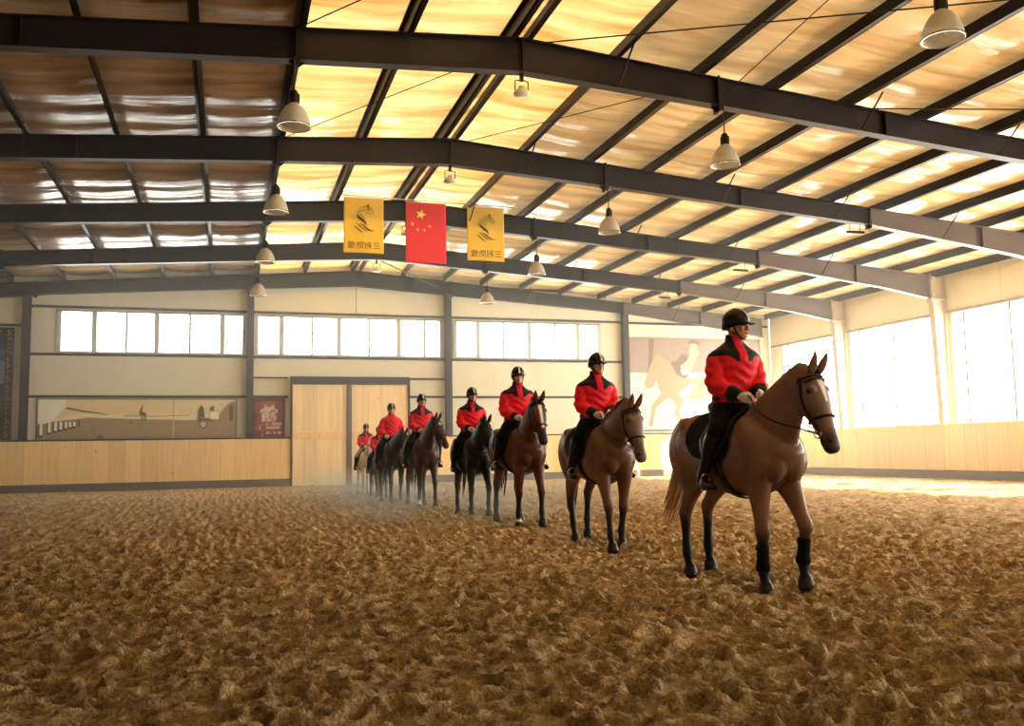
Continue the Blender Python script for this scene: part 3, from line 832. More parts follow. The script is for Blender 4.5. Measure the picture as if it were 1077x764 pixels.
# ------------------------------------------------------------------ pictures on the back wall
def pm(col, nm='print'): return mat(nm, col, .5, var=.05, scale=3)
def poster(name, x0, x1, z0, z1, polys, cols, label, cat, y=YB - .03, border=None, grp=None):
    r = empty(name, ((x0 + x1) / 2, y, z0), label=label, cat=cat, group=grp)
    w, h = x1 - x0, z1 - z0
    MB().box((-w / 2, 0, 0), (w / 2, .02, h)).build('board', pm(cols[0], name + '_ground'), r)
    ms = [pm(c, name + '_print') for c in cols]
    PP = [(mi, [((u - .5) * w, v * h) for u, v in pl]) for mi, pl in polys]
    flat('print', PP, ms, r, (0, -.001, 0), step=.0008)
    if border is not None:
        b = MB(); t = border[0]
        b.box((-w / 2 - t, -.02, -t), (-w / 2, .03, h + t)); b.box((w / 2, -.02, -t), (w / 2 + t, .03, h + t)); b.box((-w / 2, -.02, -t), (w / 2, .03, 0)); b.box((-w / 2, -.02, h), (w / 2, .03, h + t))
        b.build('picture_frame', border[1], r)
    return r
def ell(cx_, cy_, rx, ry, n=14): return [(cx_ + rx * math.cos(2 * PI * k / n), cy_ + ry * math.sin(2 * PI * k / n)) for k in range(n)]
def bar(x0, y0, x1, y1, w):
    return stroke([(x0, y0), ((x0 + x1) / 2, (y0 + y1) / 2), (x1, y1)], w)
# long sepia outdoor scene: posts in perspective, a figure, a carriage
A = 6.8 / 1.45
c = [(238, 216, 166), (164, 140, 102), (246, 226, 176), (112, 94, 70), (255, 250, 226), (84, 68, 54), (206, 186, 146)]
P = [(1, [(0, 0), (1, 0), (1, .50), (.75, .46), (.45, .50), (.25, .54), (0, .40)]), (2, [(0, .40), (.25, .54), (.45, .50), (.75, .47), (1, .5), (1, .60), (.45, .60), (.25, .66), (.13, .56), (0, .42)]),
     (4, [(0, .34), (.06, .42), (.10, .62), (.135, .85), (.14, 1), (0, 1)]), (3, [(.14, .80), (.22, .72), (.34, .62), (.345, .60), (.22, .68), (.135, .76)]), (3, [(.42, .585), (.58, .57), (.76, .60), (.76, .585), (.58, .555), (.42, .57)])]
for k, (u, h) in enumerate(((.015, .34), (.055, .30), (.085, .27), (.11, .24), (.135, .21), (.155, .18), (.175, .16))):
    b0 = .02 + .36 * (u / .19) ** .8 * .75
    P += [(5, [(u - .011, b0), (u + .011, b0), (u + .011, b0 + h), (u - .011, b0 + h)]), (4, [(u - .004, b0 + .05), (u + .010, b0 + .05), (u + .010, b0 + h), (u - .004, b0 + h)])]
P += [(5, [(.195, .32), (.205, .32), (.205, .46), (.195, .46)]), (3, bar(.50, .62, .515, .84, .006)), (3, [(.50, .60), (.535, .56), (.53, .66), (.505, .70)]), (3, bar(.515, .42, .512, .60, .004)), (3, bar(.528, .42, .530, .58, .004)),
      (3, ell(.455, .40, .006, .03)), (6, [(.70, 0), (1, 0), (1, 1), (.70, 1)][:0] or [(.67, .0), (.676, .0), (.676, 1), (.67, 1)])]
P += [(3, ell(.828, .36, .022, .13, 18)), (6, ell(.828, .36, .015, .09, 16)), (3, [(.795, .42), (.88, .42), (.875, .50), (.80, .52)]), (4, [(.865, .48), (.91, .48), (.91, .66), (.865, .66)]), (3, [(.80, .52), (.835, .52), (.83, .78), (.815, .86), (.80, .70)]),
      (3, [(.86, .70), (.885, .70), (.885, .84), (.865, .80)]), (1, [(.91, .2), (1, .22), (1, .95), (.97, .92), (.93, .72), (.91, .6)]), (3, [(.965, .44), (.985, .44), (.985, .84), (.965, .84)]), (3, ell(.31, .06, .012, .05)), (3, [(.28, .02), (.33, .02), (.32, .06), (.29, .06)])]
poster('sepia_poster', -6.42, .40, 1.88, 3.33, P, c, 'long sepia poster of an outdoor scene with a carriage, left part of the back wall', 'poster', border=(.03, M['rail']))
# red print with a pale gate building
c = [(134, 44, 44), (226, 196, 176), (176, 96, 86), (96, 30, 34)]
P = [(1, [(.30, .72), (.36, .86), (.44, .80), (.56, .80), (.64, .86), (.70, .72)]), (1, [(.20, .64), (.80, .64), (.76, .74), (.24, .74)]), (1, [(.26, .40), (.74, .40), (.74, .64), (.26, .64)])]
rr = random.Random(3)
for k in range(26):
    u, v = rr.uniform(.24, .74), rr.uniform(.40, .70); P.append((rr.choice((0, 2, 2, 3)), [(u, v), (u + .05, v), (u + .05, v + .03), (u, v + .03)]))
for v in (.06, .2, .30):
    for k in range(8):
        u = .40 + .065 * k; P.append((1 if rr.random() < .75 else 2, [(u, v), (u + .05, v), (u + .05, v + .075), (u, v + .075)]))
for k in range(10):
    u, v = rr.uniform(.08, .34), rr.uniform(.03, .34); P.append((rr.choice((1, 2)), ell(u, v, .03, .025, 8)))
for k in range(5): P.append((1, [(.30 + .09 * k, .84), (.315 + .09 * k, .84), (.315 + .09 * k, .93), (.30 + .09 * k, .93)]))
poster('red_poster', 1.06, 2.20, 1.90, 3.34, P, c, 'red poster with a pale tower building, beside the timber door', 'poster', border=(.035, M['girt']))
# framed mountain picture at the left edge
c = [(40, 60, 104), (58, 84, 130), (196, 186, 182), (84, 82, 44), (52, 54, 34), (120, 130, 150)]
P = [(1, [(0, .55), (1, .62), (1, .85), (0, .9)]), (5, [(0, .50), (.2, .58), (.45, .74), (.6, .68), (.8, .80), (1, .72), (1, .45), (0, .45)]), (2, [(.34, .67), (.45, .74), (.52, .71), (.47, .67), (.42, .69)]), (2, [(.70, .745), (.8, .80), (.93, .75), (.9, .70), (.84, .74), (.76, .72)]),
     (0, [(0, .50), (.3, .52), (.6, .55), (1, .50), (1, .36), (0, .36)]), (3, [(0, 0), (1, 0), (1, .38), (.6, .40), (.3, .36), (0, .39)]), (4, [(0, 0), (1, 0), (1, .22), (.5, .28), (0, .18)])]
r = poster('mountain_picture', -11.9, -7.52, 2.1, 5.66, P, c, 'framed mountain landscape picture cut off by the left edge', 'picture')
M['carved'] = mat('carved_dark_gilt', (86, 66, 50), .4, var=.5, scale=9, bump=.6, bscale=14)
fr2 = MB(); w, h, t = 4.38, 3.56, .26
fr2.box((-w / 2 - t, -.05, -t + .04), (-w / 2, .03, h + t)); fr2.box((w / 2, -.05, -t + .04), (w / 2 + t, .03, h + t)); fr2.box((-w / 2, -.05, -t + .04), (w / 2, .03, 0)); fr2.box((-w / 2, -.05, h), (w / 2, .03, h + t))
pf_ = fr2.build('picture_frame', M['girt'], r, bevel=.02)
cv = MB(); rr = random.Random(9)
for k in range(24):
    z = -.12 + k * .165
    for sx in (-1, 1):
        x = sx * (w / 2 + t / 2); a = rr.uniform(0, 2)
        cv.tube([(x + .07 * math.cos(a + q * .9), -.06, z + .06 * math.sin(a + q * .9)) for q in range(5)], [.012, .02, .024, .018, .01], 6)
for k in range(26):
    x = -w / 2 + .1 + k * .165
    a = rr.uniform(0, 2); cv.tube([(x + .06 * math.cos(a + q * .9), -.06, h + t / 2 + .05 * math.sin(a + q * .9)) for q in range(5)], [.012, .02, .024, .018, .01], 6)
cv.build('carving', mat('gilt_scrolls', (176, 146, 110), .4, var=.3, scale=12), pf_, smooth=True)
# large faded print of a trotting horse with rider, right part of the back wall
c = [(240, 232, 208), (160, 142, 132), (190, 168, 134), (128, 110, 100), (250, 244, 228), (222, 186, 158), (178, 156, 124)]
hx = lambda p: [(.10 + u * .80, v) for u, v in p]
horse = [(.115, .50), (.14, .44), (.185, .47), (.205, .55), (.22, .46), (.235, .395), (.215, .35), (.165, .27), (.150, .12), (.140, .05), (.155, .02), (.17, .06), (.178, .13), (.20, .24), (.27, .33), (.315, .335), (.345, .26), (.325, .17), (.375, .09), (.40, .055), (.41, .08), (.385, .115), (.365, .18), (.385, .27), (.41, .34), (.52, .33), (.60, .40),
         (.62, .30), (.615, .22), (.595, .12), (.61, .11), (.63, .21), (.665, .31), (.70, .36), (.735, .28), (.745, .27), (.74, .35), (.715, .47), (.69, .55), (.62, .60), (.50, .56), (.42, .57), (.36, .64), (.31, .74), (.245, .81), (.215, .85), (.20, .80), (.155, .68)]
P = [(1, [(0, .62), (1, .64), (1, 1), (0, 1)]), (3, [(.16, 1), (.20, 1), (.17, .66), (.14, .52), (.125, .52), (.15, .7)]), (1, [(.20, 1), (.34, 1), (.22, .7), (.19, .66)]), (6, horse),
     (3, [(.31, .74), (.36, .60), (.42, .56), (.46, .62), (.44, .82), (.40, .84), (.36, .76)]), (5, [(.385, .70), (.41, .62), (.47, .66), (.53, .86), (.51, .94), (.46, .90), (.45, .78)]), (5, ell(.49, .93, .028, .05)), (3, [(.44, .95), (.48, 1.0), (.53, .99), (.545, .94), (.50, .96)]), (4, [(.385, .66), (.445, .66), (.47, .62), (.40, .60)]),
     (4, [(.36, .40), (.44, .48), (.50, .55), (.46, .40), (.40, .34)]), (2, [(.46, .56), (.58, .57), (.62, .62), (.60, .50), (.50, .44)]), (4, [(.62, .64), (.70, .65), (.70, .58), (.63, .57)])]
poster('horse_mural', 16.78, 23.4, 2.02, 6.02, P, c, 'huge faded mural of a trotting horse and rider, right end of back wall', 'mural', border=(.06, M['frame']))
# ------------------------------------------------------------------ horses and riders
def catmull(pts, n):
    """resample a list of equal-length tuples with a Catmull-Rom spline"""
    P = np.array(pts, float); out = []
    m = len(P)
    for i in np.linspace(0, m - 1, n):
        k = min(int(i), m - 2); t = i - k
        p0, p1, p2, p3 = P[max(k - 1, 0)], P[k], P[k + 1], P[min(k + 2, m - 1)]
        out.append(.5 * (2 * p1 + (p2 - p0) * t + (2 * p0 - 5 * p1 + 4 * p2 - p3) * t * t + (3 * p1 - p0 - 3 * p2 + p3) * t ** 3))
    return np.array(out)
def loft(mb, C_, ra, rb, lat=(0, 1, 0), n=18, tang=None):
    """closed tube: centres C_, half thickness ra in the bending plane, rb along the lateral axis"""
    C_ = [Vector(c) for c in C_]; L = len(C_); rings = []
    for i, c in enumerate(C_):
        t = (C_[min(i + 1, L - 1)] - C_[max(i - 1, 0)]).normalized() if tang is None else Vector(tang)
        l = Vector(lat); l = (l - t * l.dot(t)).normalized(); u = t.cross(l)
        rings.append([c + l * (rb[i] * math.cos(2 * PI * k / n)) + u * (ra[i] * math.sin(2 * PI * k / n)) for k in range(n)])
    t0 = (C_[0] - C_[1]).normalized(); t1 = (C_[-1] - C_[-2]).normalized()
    def cap(r, c, t, a):
        return [c + (p - c) * .62 + t * a * .45 for p in r]
    rings = [cap(rings[0], C_[0], t0, min(ra[0], rb[0]))] + rings + [cap(rings[-1], C_[-1], t1, min(ra[-1], rb[-1]))]
    mb.rings(rings)
def splat(mb, table, n, lat=(0, 1, 0), k=18):
    """table rows: x,y,z,ra,rb"""
    T = catmull(table, n)
    loft(mb, T[:, :3], T[:, 3], T[:, 4], lat, k)
def remesh(mb, name, voxel, smooth=4, fac=.5):
    me = mb.mesh('tmp')
    bm = bmesh.new(); bm.from_mesh(me); bmesh.ops.recalc_face_normals(bm, faces=bm.faces); bm.to_mesh(me); bm.free()
    o = bpy.data.objects.new('tmp', me); C.objects.link(o)
    r = o.modifiers.new('r', 'REMESH'); r.mode = 'VOXEL'; r.voxel_size = voxel; r.adaptivity = 0
    s = o.modifiers.new('s', 'SMOOTH'); s.factor = fac; s.iterations = smooth
    dg = bpy.context.evaluated_depsgraph_get()
    nm = bpy.data.meshes.new_from_object(o.evaluated_get(dg)); nm.name = name
    bpy.data.objects.remove(o); bpy.data.meshes.remove(me)
    nm.materials.clear()
    nm.polygons.foreach_set('use_smooth', [True] * len(nm.polygons))
    return nm
def coords(me):
    a = np.empty(len(me.vertices) * 3); me.vertices.foreach_get('co', a); return a.reshape(-1, 3)
def set_tint(me, col):
    at = me.color_attributes.new('tint', 'FLOAT_COLOR', 'POINT')
    a = np.ones((len(me.vertices), 4)); a[:, :3] = col
    at.data.foreach_set('color', a.ravel())
def L3(c): return np.array(lin(c)[:3])
def sstep(a, b, x):
    t = np.clip((x - a) / (b - a), 0, 1); return t * t * (3 - 2 * t)
def blend(col, c, w):
    return col * (1 - w[:, None]) + np.asarray(c)[None, :] * w[:, None]
def link(name, me, mats, parent=None):
    me.materials.clear()
    for m in (mats if isinstance(mats, (list, tuple)) else [mats]): me.materials.append(m)
    o = bpy.data.objects.new(name, me); C.objects.link(o)
    if parent: o.parent = parent
    return o

M['coat'] = attr_mat('horse_coat', 0.46, sheen=.0, var=.16, scale=5, bump=.12, bscale=90, spec=.16, stretch=(1, 1, 1))
M['cloth'] = attr_mat('jacket_cloth', 0.62, sheen=.1, var=.07, scale=9, bump=.35, bscale=16, spec=.12)
M['skin'] = attr_mat('skin', 0.5, var=.05, scale=30, bump=.05, spec=.35)
M['leather'] = mat('black_leather', (28, 21, 19), .45, var=.15, scale=20, bump=.1, bscale=120, spec=.2)
M['leather_brown'] = mat('brown_leather', (74, 40, 28), .4, var=.15, scale=20)
M['pad'] = mat('black_quilted_cloth', (22, 20, 23), .85, var=.12, scale=30, bump=.3, bscale=55, spec=.08)
M['pad_edge'] = mat('grey_piping', (120, 112, 108), .6, var=.1)
M['helmet'] = mat('black_helmet_shell', (17, 16, 17), .4, var=.08, spec=.25)
M['stripe'] = mat('white_stripe', (236, 230, 220), .4, var=.03)
M['glove'] = mat('pale_glove_cloth', (214, 208, 198), .75, var=.06, bump=.2)
M['breech'] = mat('black_breeches_cloth', (20, 18, 21), .85, var=.12, bump=.2, bscale=25, spec=.08)
M['breech_beige'] = mat('beige_breeches_cloth', (214, 182, 150), .8, var=.08, bump=.2, bscale=25)
M['boot'] = mat('black_boot_leather', (20, 17, 17), .36, var=.1, spec=.22)
M['eye'] = mat('dark_eye', (14, 9, 7), .22, var=.02, spec=.4)
def hair_mat(name, col):
    return mat(name, col, .6, var=.35, scale=30, stretch=(3, 3, .4), bump=.4, bscale=60, spec=.15)

HS = 1.08
TORSO = [  # x, top, bottom, half width, height of the widest point
    (-.885, 1.23, 1.14, .04, 1.185),     (-.865, 1.27, 1.10, .10, 1.19), (-.81, 1.39, 1.00, .185, 1.2), (-.70, 1.48, .95, .26, 1.21), (-.55, 1.53, .92, .30, 1.22), (-.38, 1.52, .87, .31, 1.18),
    (-.18, 1.46, .81, .315, 1.12), (.02, 1.43, .785, .32, 1.10), (.20, 1.46, .78, .31, 1.10), (.34, 1.525, .79, .285, 1.10),
    (.46, 1.53, .82, .26, 1.11), (.58, 1.46, .87, .24, 1.12), (.70, 1.36, .94, .21, 1.13), (.79, 1.27, 1.03, .15, 1.14), (.84, 1.20, 1.10, .09, 1.15), (.862, 1.17, 1.13, .035, 1.15)]
_TX = np.array([t[0] for t in TORSO])
def torso_at(x):
    return [float(np.interp(x, _TX, [t[k] for t in TORSO])) for k in range(1, 5)]
def torso_pt(x, ang, off=0.0):
    """ang in degrees from the top of the back; + is the left side (y+)"""
    top, bot, w, zc = torso_at(x); a = math.radians(ang)
    h = (top - zc) if abs(ang) <= 90 else (zc - bot)
    return Vector((x, (w + off) * math.sin(a), zc + (h + off) * math.cos(a)))
HEAD = [  # s along the head, to the forehead line, to the jaw line, half width
    (-.05, .035, .05, .05), (.02, .066, .085, .076), (.10, .082, .125, .096), (.19, .084, .158, .106), (.27, .080, .150, .098),
    (.35, .072, .112, .078), (.43, .066, .084, .062), (.50, .062, .072, .057), (.56, .060, .068, .062), (.605, .048, .058, .058), (.635, .022, .034, .036)]
FORE = [  # fraction, in-plane radius, lateral radius ; segment 0 forearm, 1 cannon, 2 pastern+hoof
    (0, .00, .125, .088), (0, .35, .086, .070), (0, .78, .058, .052), (1, .0, .060, .055), (1, .2, .044, .042), (1, .6, .036, .034), (1, .88, .043, .038), (2, .0, .050, .044),
    (2, .35, .037, .036), (2, .56, .044, .043), (2, .62, .057, .055), (2, 1.0, .070, .064)]
HIND = [(0, .0, .165, .105), (0, .3, .125, .085), (0, .62, .082, .062), (0, .88, .068, .050), (1, .0, .072, .052), (1, .16, .054, .046), (1, .5, .040, .036), (1, .88, .045, .040), (2, .0, .052, .045),
        (2, .35, .038, .037), (2, .56, .045, .043), (2, .62, .057, .055), (2, 1.0, .069, .063)]

def leg(mb, start, lens, angs, table, y, splay=0.0, lift=0.0, pre=None):
    """angles from the vertical in degrees, + swings forward; scaled so that the hoof stands at z = lift"""
    a = [math.radians(v) for v in angs]
    drop = sum(l * math.cos(v) for l, v in zip(lens, a))
    k = (start[1] - lift) / drop
    P = [Vector((start[0], y, start[1]))]
    for l, v in zip(lens, a):
        q = P[-1]; P.append(Vector((q.x + l * k * math.sin(v), q.y + splay * l * k, q.z - l * k * math.cos(v))))
    rows = list(pre or [])
    for s, f, ra, rb in table:
        c = P[s].lerp(P[s + 1], f); g = 1.12 if s < 2 else 1.06; rows.append((c.x, c.y, c.z, ra * g, rb * g))
    T = catmull(rows, len(rows) * 4)
    loft(mb, T[:, :3], T[:, 3], T[:, 4], (0, 1, 0), 16)
    return P

def make_horse(o):
    """o: dict of pose and coat settings; returns the horse object, with helper points for the rider's reins"""
    vx = o.get('voxel', .012)
    mb = MB()
    rows = catmull(TORSO, 40); n = 28; rings = []
    for x, top, bot, w, zc in rows:
        ring = []
        for k in range(n):
            a = 2 * PI * k / n; s_, c_ = math.sin(a), math.cos(a)
            ring.append((x, w * math.copysign(abs(c_) ** .92, c_), zc + ((top - zc) if s_ > 0 else (zc - bot)) * math.copysign(abs(s_) ** .95, s_)))
        rings.append(ring)
    mb.rings(rings)
    # neck: curve from the shoulders to the poll
    N0 = Vector((.50, 0, 1.27)); poll = Vector((o.get('poll', (1.04, 1.80))[0], 0, o.get('poll', (1.04, 1.80))[1]))
    mid = N0.lerp(poll, .5) + Vector((.015, 0, .055 * o.get('arch', 1.0)))
    ny, hy = math.radians(o.get('neck_yaw', 0)), math.radians(o.get('head_yaw', 0))
    def bend(p, t):
        a = ny * t; d = p - N0
        return Vector((N0.x + d.x * math.cos(a) - d.y * math.sin(a), N0.y + d.x * math.sin(a) + d.y * math.cos(a), p.z))
    NK = [(.35, .165), (.305, .148), (.262, .128), (.222, .110), (.188, .097), (.160, .088), (.13, .08)]
    nc, na, nb = [], [], []
    for i in range(22):
        t = i / 21
        q = N0 * (1 - t) ** 2 + mid * 2 * t * (1 - t) + poll * t * t
        nc.append(bend(q, t)); na.append(float(np.interp(t * 6, range(7), [v[0] for v in NK]))); nb.append(float(np.interp(t * 6, range(7), [v[1] for v in NK])))
    loft(mb, nc, na, nb, (-math.sin(ny * .5), math.cos(ny * .5), 0), 20)
    crest = [nc[i] + (Vector((0, 0, 1)) - (nc[min(i + 1, 21)] - nc[max(i - 1, 0)]).normalized() * (nc[min(i + 1, 21)] - nc[max(i - 1, 0)]).normalized().z).normalized() * na[i] for i in range(22)]
    # head frame
    pp = nc[-1]; pit = math.radians(o.get('head_pitch', 58)); ya = ny + hy
    ax = Vector((math.cos(pit) * math.cos(ya), math.cos(pit) * math.sin(ya), -math.sin(pit)))
    sd = Vector((-math.sin(ya), math.cos(ya), 0)); fr = sd.cross(ax) * -1.0
    if fr.z < 0: fr = -fr
    pp = pp + fr * .0 + ax * .01
    HR = catmull(HEAD, 36) * np.array([1.06, 1.1, 1.1, 1.18]); rings = []
    for s, f, b, w in HR:
        c = pp + ax * s; ring = []
        for k in range(20):
            a = 2 * PI * k / 20; sa, ca = math.sin(a), math.cos(a)
            ww = w * (1 - .22 * max(0, -sa) * (1 if s > .06 else 0))     # jaw narrower than the cheek
            ring.append(c + sd * (ww * ca) + fr * ((f if sa > 0 else b) * math.copysign(abs(sa) ** .9, sa)))
        rings.append(ring)
    mb.rings(rings)
    def head_pt(s, ang, off=0.0):
        row = [float(np.interp(s, HR[:, 0], HR[:, k])) for k in (1, 2, 3)]
        a = math.radians(ang); sa, ca = math.cos(a), math.sin(a)
        ww = row[2] * (1 - .22 * max(0, -sa) * (1 if s > .06 else 0))
        return pp + ax * s + sd * ((ww + off) * ca) + fr * (((row[0] if sa > 0 else row[1]) + off) * math.copysign(abs(sa) ** .9, sa))
    # brow ridges, nostril flares, chin
    for sg in (1, -1):
        c = pp + ax * .155 + fr * .052 + sd * (.088 * sg); mb.ball(c, .034, 10, 6)
        c = pp + ax * .575 + fr * .028 + sd * (.043 * sg); mb.ball(c, .024, 10, 6)
        # ears
        e0 = pp + ax * .015 + fr * .055 + sd * (.048 * sg); d = (fr * .62 + Vector((0, 0, .72)) - ax * .18 + sd * (.16 * sg)).normalized()
        pts = [e0 + d * (.185 * t) + ax * (.012 * math.sin(t * PI)) for t in (0, .2, .45, .7, .9, 1)]
        loft(mb, pts, [.022, .026, .025, .021, .015, .007], [.030, .042, .043, .034, .018, .008], tuple(sd + ax * .3), 12)
    mb.ball(pp + ax * .565 - fr * .058, (.032, .03, .03), 10, 6)
    # chest and shoulder muscles, haunches
    for sg in (1, -1):
        mb.ball((.715, .085 * sg, 1.10), (.105, .10, .19), 14, 10)
        splat(mb, [(.36, .15 * sg, 1.40, .10, .07), (.50, .185 * sg, 1.24, .15, .085), (.64, .17 * sg, 1.10, .13, .08), (.54, .165 * sg, .98, .12, .075)], 14)
        splat(mb, [(-.50, .15 * sg, 1.40, .18, .11), (-.60, .175 * sg, 1.20, .25, .125), (-.56, .17 * sg, 1.0, .20, .115), (-.50, .165 * sg, .86, .13, .09)], 14)
        mb.ball((-.385, .17 * sg, 1.02), (.10, .10, .15), 12, 8)
    P = {}
    for key, y, sg in (('RF', -.145, -1), ('LF', .145, 1)):
        a = o['legs'][key]
        P[key] = leg(mb, (.55, .92), (.42, .30, .195), a[:3], FORE, y, 0.0, a[3], pre=[(.56, y * 1.05, 1.08, .14, .095)])
    for key, y, sg in (('RH', -.15, -1), ('LH', .15, 1)):
        a = o['legs'][key]
        P[key] = leg(mb, (-.44, 1.0), (.47, .36, .225), a[:3], HIND, y, 0.0, a[3], pre=[(-.52, y * 1.0, 1.16, .2, .115)])
        hk = P[key][1]; mb.ball((hk.x - .055, hk.y, hk.z + .035), (.032, .026, .05), 8, 6)
    me = remesh(mb, 'horse', vx, o.get('smooth', 5))
    # coat
    v = coords(me); col = np.tile(L3(o['coat']), (len(v), 1))
    nzv = fbm(v[:, 0] * 3 + 7, v[:, 2] * 3 + v[:, 1] * 2, 31, 3)
    col = blend(col, L3(o.get('belly', o['coat'])), sstep(1.12, .9, v[:, 2] + nzv * .1) * sstep(.5, .3, np.abs(v[:, 0])))
    col = blend(col, L3(o.get('back', o['coat'])), sstep(-.2, -.5, v[:, 0] + nzv * .2) * sstep(.95, 1.15, v[:, 2]))
    for key in P:
        q = P[key]; lo, hi = (.62, .40) if key[1] == 'F' else (.72, .44)
        near = (np.abs(v[:, 1] - q[1].y) < .145) & (v[:, 2] < .86) & (np.abs(v[:, 0] - np.interp(v[:, 2], [q[3].z, q[2].z, q[1].z, q[0].z], [q[3].x, q[2].x, q[1].x, q[0].x])) < .24)
        col = blend(col, L3(o.get('leg', (38, 30, 28))), sstep(lo, hi, v[:, 2] + nzv * .08) * near)
        sock = o.get('socks', {}).get(key)
        if sock: col = blend(col, L3((225, 212, 195)), sstep(sock + .03, sock - .01, v[:, 2]) * near)
        hz = q[2].lerp(q[3], .60).z
        hf = near & (v[:, 2] < hz) & (np.abs(v[:, 0] - q[3].x) < .13)
        col = blend(col, L3(o.get('hoof', (52, 44, 38))), hf.astype(float))
    R = v - np.array(pp)[None]; hs, hf_, hl = R @ np.array(ax), R @ np.array(fr), R @ np.array(sd)
    inh = (v[:, 0] > .7) & (hs > -.06) & (hs < .75) & (hf_ ** 2 + hl ** 2 < .036)
    col = blend(col, L3(o.get('muzzle', (50, 40, 38))), sstep(.47, .58, hs + nzv * .06) * inh)
    col = blend(col, L3(o.get('face', o['coat'])), sstep(.02, .12, hs) * sstep(.5, .4, hs) * inh)
    if o.get('blaze'):
        b = o['blaze']       # (s0, s1, half width top, half width bottom)
        w = np.interp(hs, [b[0], b[1]], [b[2], b[3]])
        m = (hf_ > .02) & inh & (hs > b[0]) & (hs < b[1])
        col = blend(col, L3((224, 214, 200)), sstep(w + .012, w - .006, np.abs(hl) + nzv * .03) * m)
    ns = np.minimum(np.linalg.norm(R - np.array(ax * .588 + fr * .035 + sd * .05), axis=1), np.linalg.norm(R - np.array(ax * .588 + fr * .035 - sd * .05), axis=1))
    col = blend(col, L3((18, 14, 13)), sstep(.024, .014, ns))
    mouth = np.abs(hf_ + .018 - (hs - .56) * .25) < .006
    col = blend(col, L3((26, 20, 18)), (mouth & (hs > .52) & inh).astype(float))
    set_tint(me, col)
    h = link('horse', me, M['coat'])
    for sg in (1, -1):
        e = MB(); e.ball(pp + ax * .165 + fr * .034 + sd * (.106 * sg), .024, 10, 8)
        e.build('eye', M['eye'], h, smooth=True)
    hair = o['hair_mat']
    if o.get('leg_boots'):
        for key in ('RF', 'LF'):
            q = P[key]; a_, b_ = q[1].lerp(q[2], .30), q[1].lerp(q[2], 1.02)
            tb = MB(); tb.tube([a_, a_.lerp(b_, .1), a_.lerp(b_, .55), a_.lerp(b_, .85), b_], [.046, .052, .050, .060, .058], 14)
            bo = tb.build('tendon_boot', M['pad'], h, smooth=True)
            for t in (.15, .5, .85):
                c = a_.lerp(b_, t); st = MB(); rr_ = .050 if t < .8 else .059
                st.tube([c + Vector((rr_ * math.cos(2 * PI * k / 14), rr_ * math.sin(2 * PI * k / 14), 0)) for k in range(14)], .006, 6, closed=True)
                st.box(c + Vector((-.075, -.02, -.022)), c + Vector((-.045, .0, .022))) if t != .5 else None
                st.build('strap', M['pad'], bo, smooth=True)
    # mane: overlapping locks falling from the crest, and a forelock
    rnd = random.Random(o.get('seed', 1))
    mn = MB(); side = o.get('mane_side', 1)
    def lock(mb_, p, d0, length, drop, w, th=.006):
        pts, rr = [], []
        for i in range(7):
            t = i / 6
            pts.append(p + d0 * (length * (t - .5 * t * t)) + Vector((0, 0, -drop * t * t)))
        dirs = [(pts[min(i + 1, 6)] - pts[max(i - 1, 0)]).normalized() for i in range(7)]
        rings = []
        for i, q in enumerate(pts):
            ww = w * (1 - .75 * (i / 6) ** 1.5); b = Vector((1, 0, 0)); b = (b - dirs[i] * b.dot(dirs[i])).normalized(); u = dirs[i].cross(b)
            rings.append([q + b * ww, q + u * th, q - b * ww, q - u * th])
        mb_.rings(rings)
    nl = 34 if vx < .013 else 22
    ml = o.get('mane_len', 1.0)
    for i in range(nl):
        t = .22 + .76 * i / (nl - 1); k = min(int(t * 21), 20); p = crest[k].lerp(crest[k + 1], t * 21 - k) - Vector((0, 0, .014))
        for w2 in (0, 1):
            d0 = Vector((rnd.uniform(-.15, .1), side * (.75 + rnd.uniform(-.1, .2)), .55 + .25 * w2))
            lock(mn, p + Vector((rnd.uniform(-.01, .01), 0, 0)), d0, (.12 + rnd.uniform(0, .03)) * ml, (.12 + rnd.uniform(0, .06)) * ml, .022)
    mn.build('mane', hair, h, smooth=True); mn = MB()
    for i in range(7):
        p = pp + ax * .0 + fr * .075 + sd * rnd.uniform(-.03, .03)
        lock(mn, p, (ax * .7 + fr * .42 + sd * rnd.uniform(-.3, .3)), .15 * min(ml, 1), .09, .012, .005)
    mn.build('forelock', hair, h, smooth=True)
    # tail
    tl = MB(); base = Vector((-.84, 0, 1.33)); sw = o.get('tail_swing', (0, 0)); ln = o.get('tail_len', .85)
    tl.tube([base + Vector((.06, 0, .02)), base, base + Vector((-.07, sw[1] * .06, -.06)), base + Vector((-.10, sw[1] * .1, -.24))], [.035, .038, .034, .022], 8)
    for i in range(30 if vx < .013 else 18):
        r0 = rnd.random(); a = rnd.uniform(0, 2 * PI); yy = .03 * math.cos(a); xx = .03 * math.sin(a)
        st = base + Vector((-.03 - .06 * r0 + xx * .6, yy, -.04 - .22 * r0)); L_ = ln * (.72 + .28 * rnd.random())
        pts = []
        for j in range(8):
            t = j / 7
            pts.append(st + Vector((-.10 * t + xx * 1.6 * math.sin(t * 2.6) - sw[0] * t ** 1.7, yy * 1.7 * math.sin(t * 2.4) + sw[1] * t ** 1.7 + .012 * math.sin(5 * t + a), -L_ * t * (1 - .12 * abs(sw[0])))))
        tl.tube(pts, [.011, .015, .017, .016, .014, .011, .008, .003], 6)
    tl.build('tail', o.get('tail_mat', hair), h, smooth=True)
    # bridle
    br = empty('bridle'); br.parent = h
    def band(name, f, r=.010, closed=False, n=14, m_=M['leather'], flat=None):
        b = MB(); b.tube([f(i / (n if closed else n - 1)) for i in range(n)], r, 6, closed=closed)
        return b.build(name, m_, br, smooth=True)
    band('noseband', lambda t: head_pt(.385, 360 * t, .006), .012, True, 20)
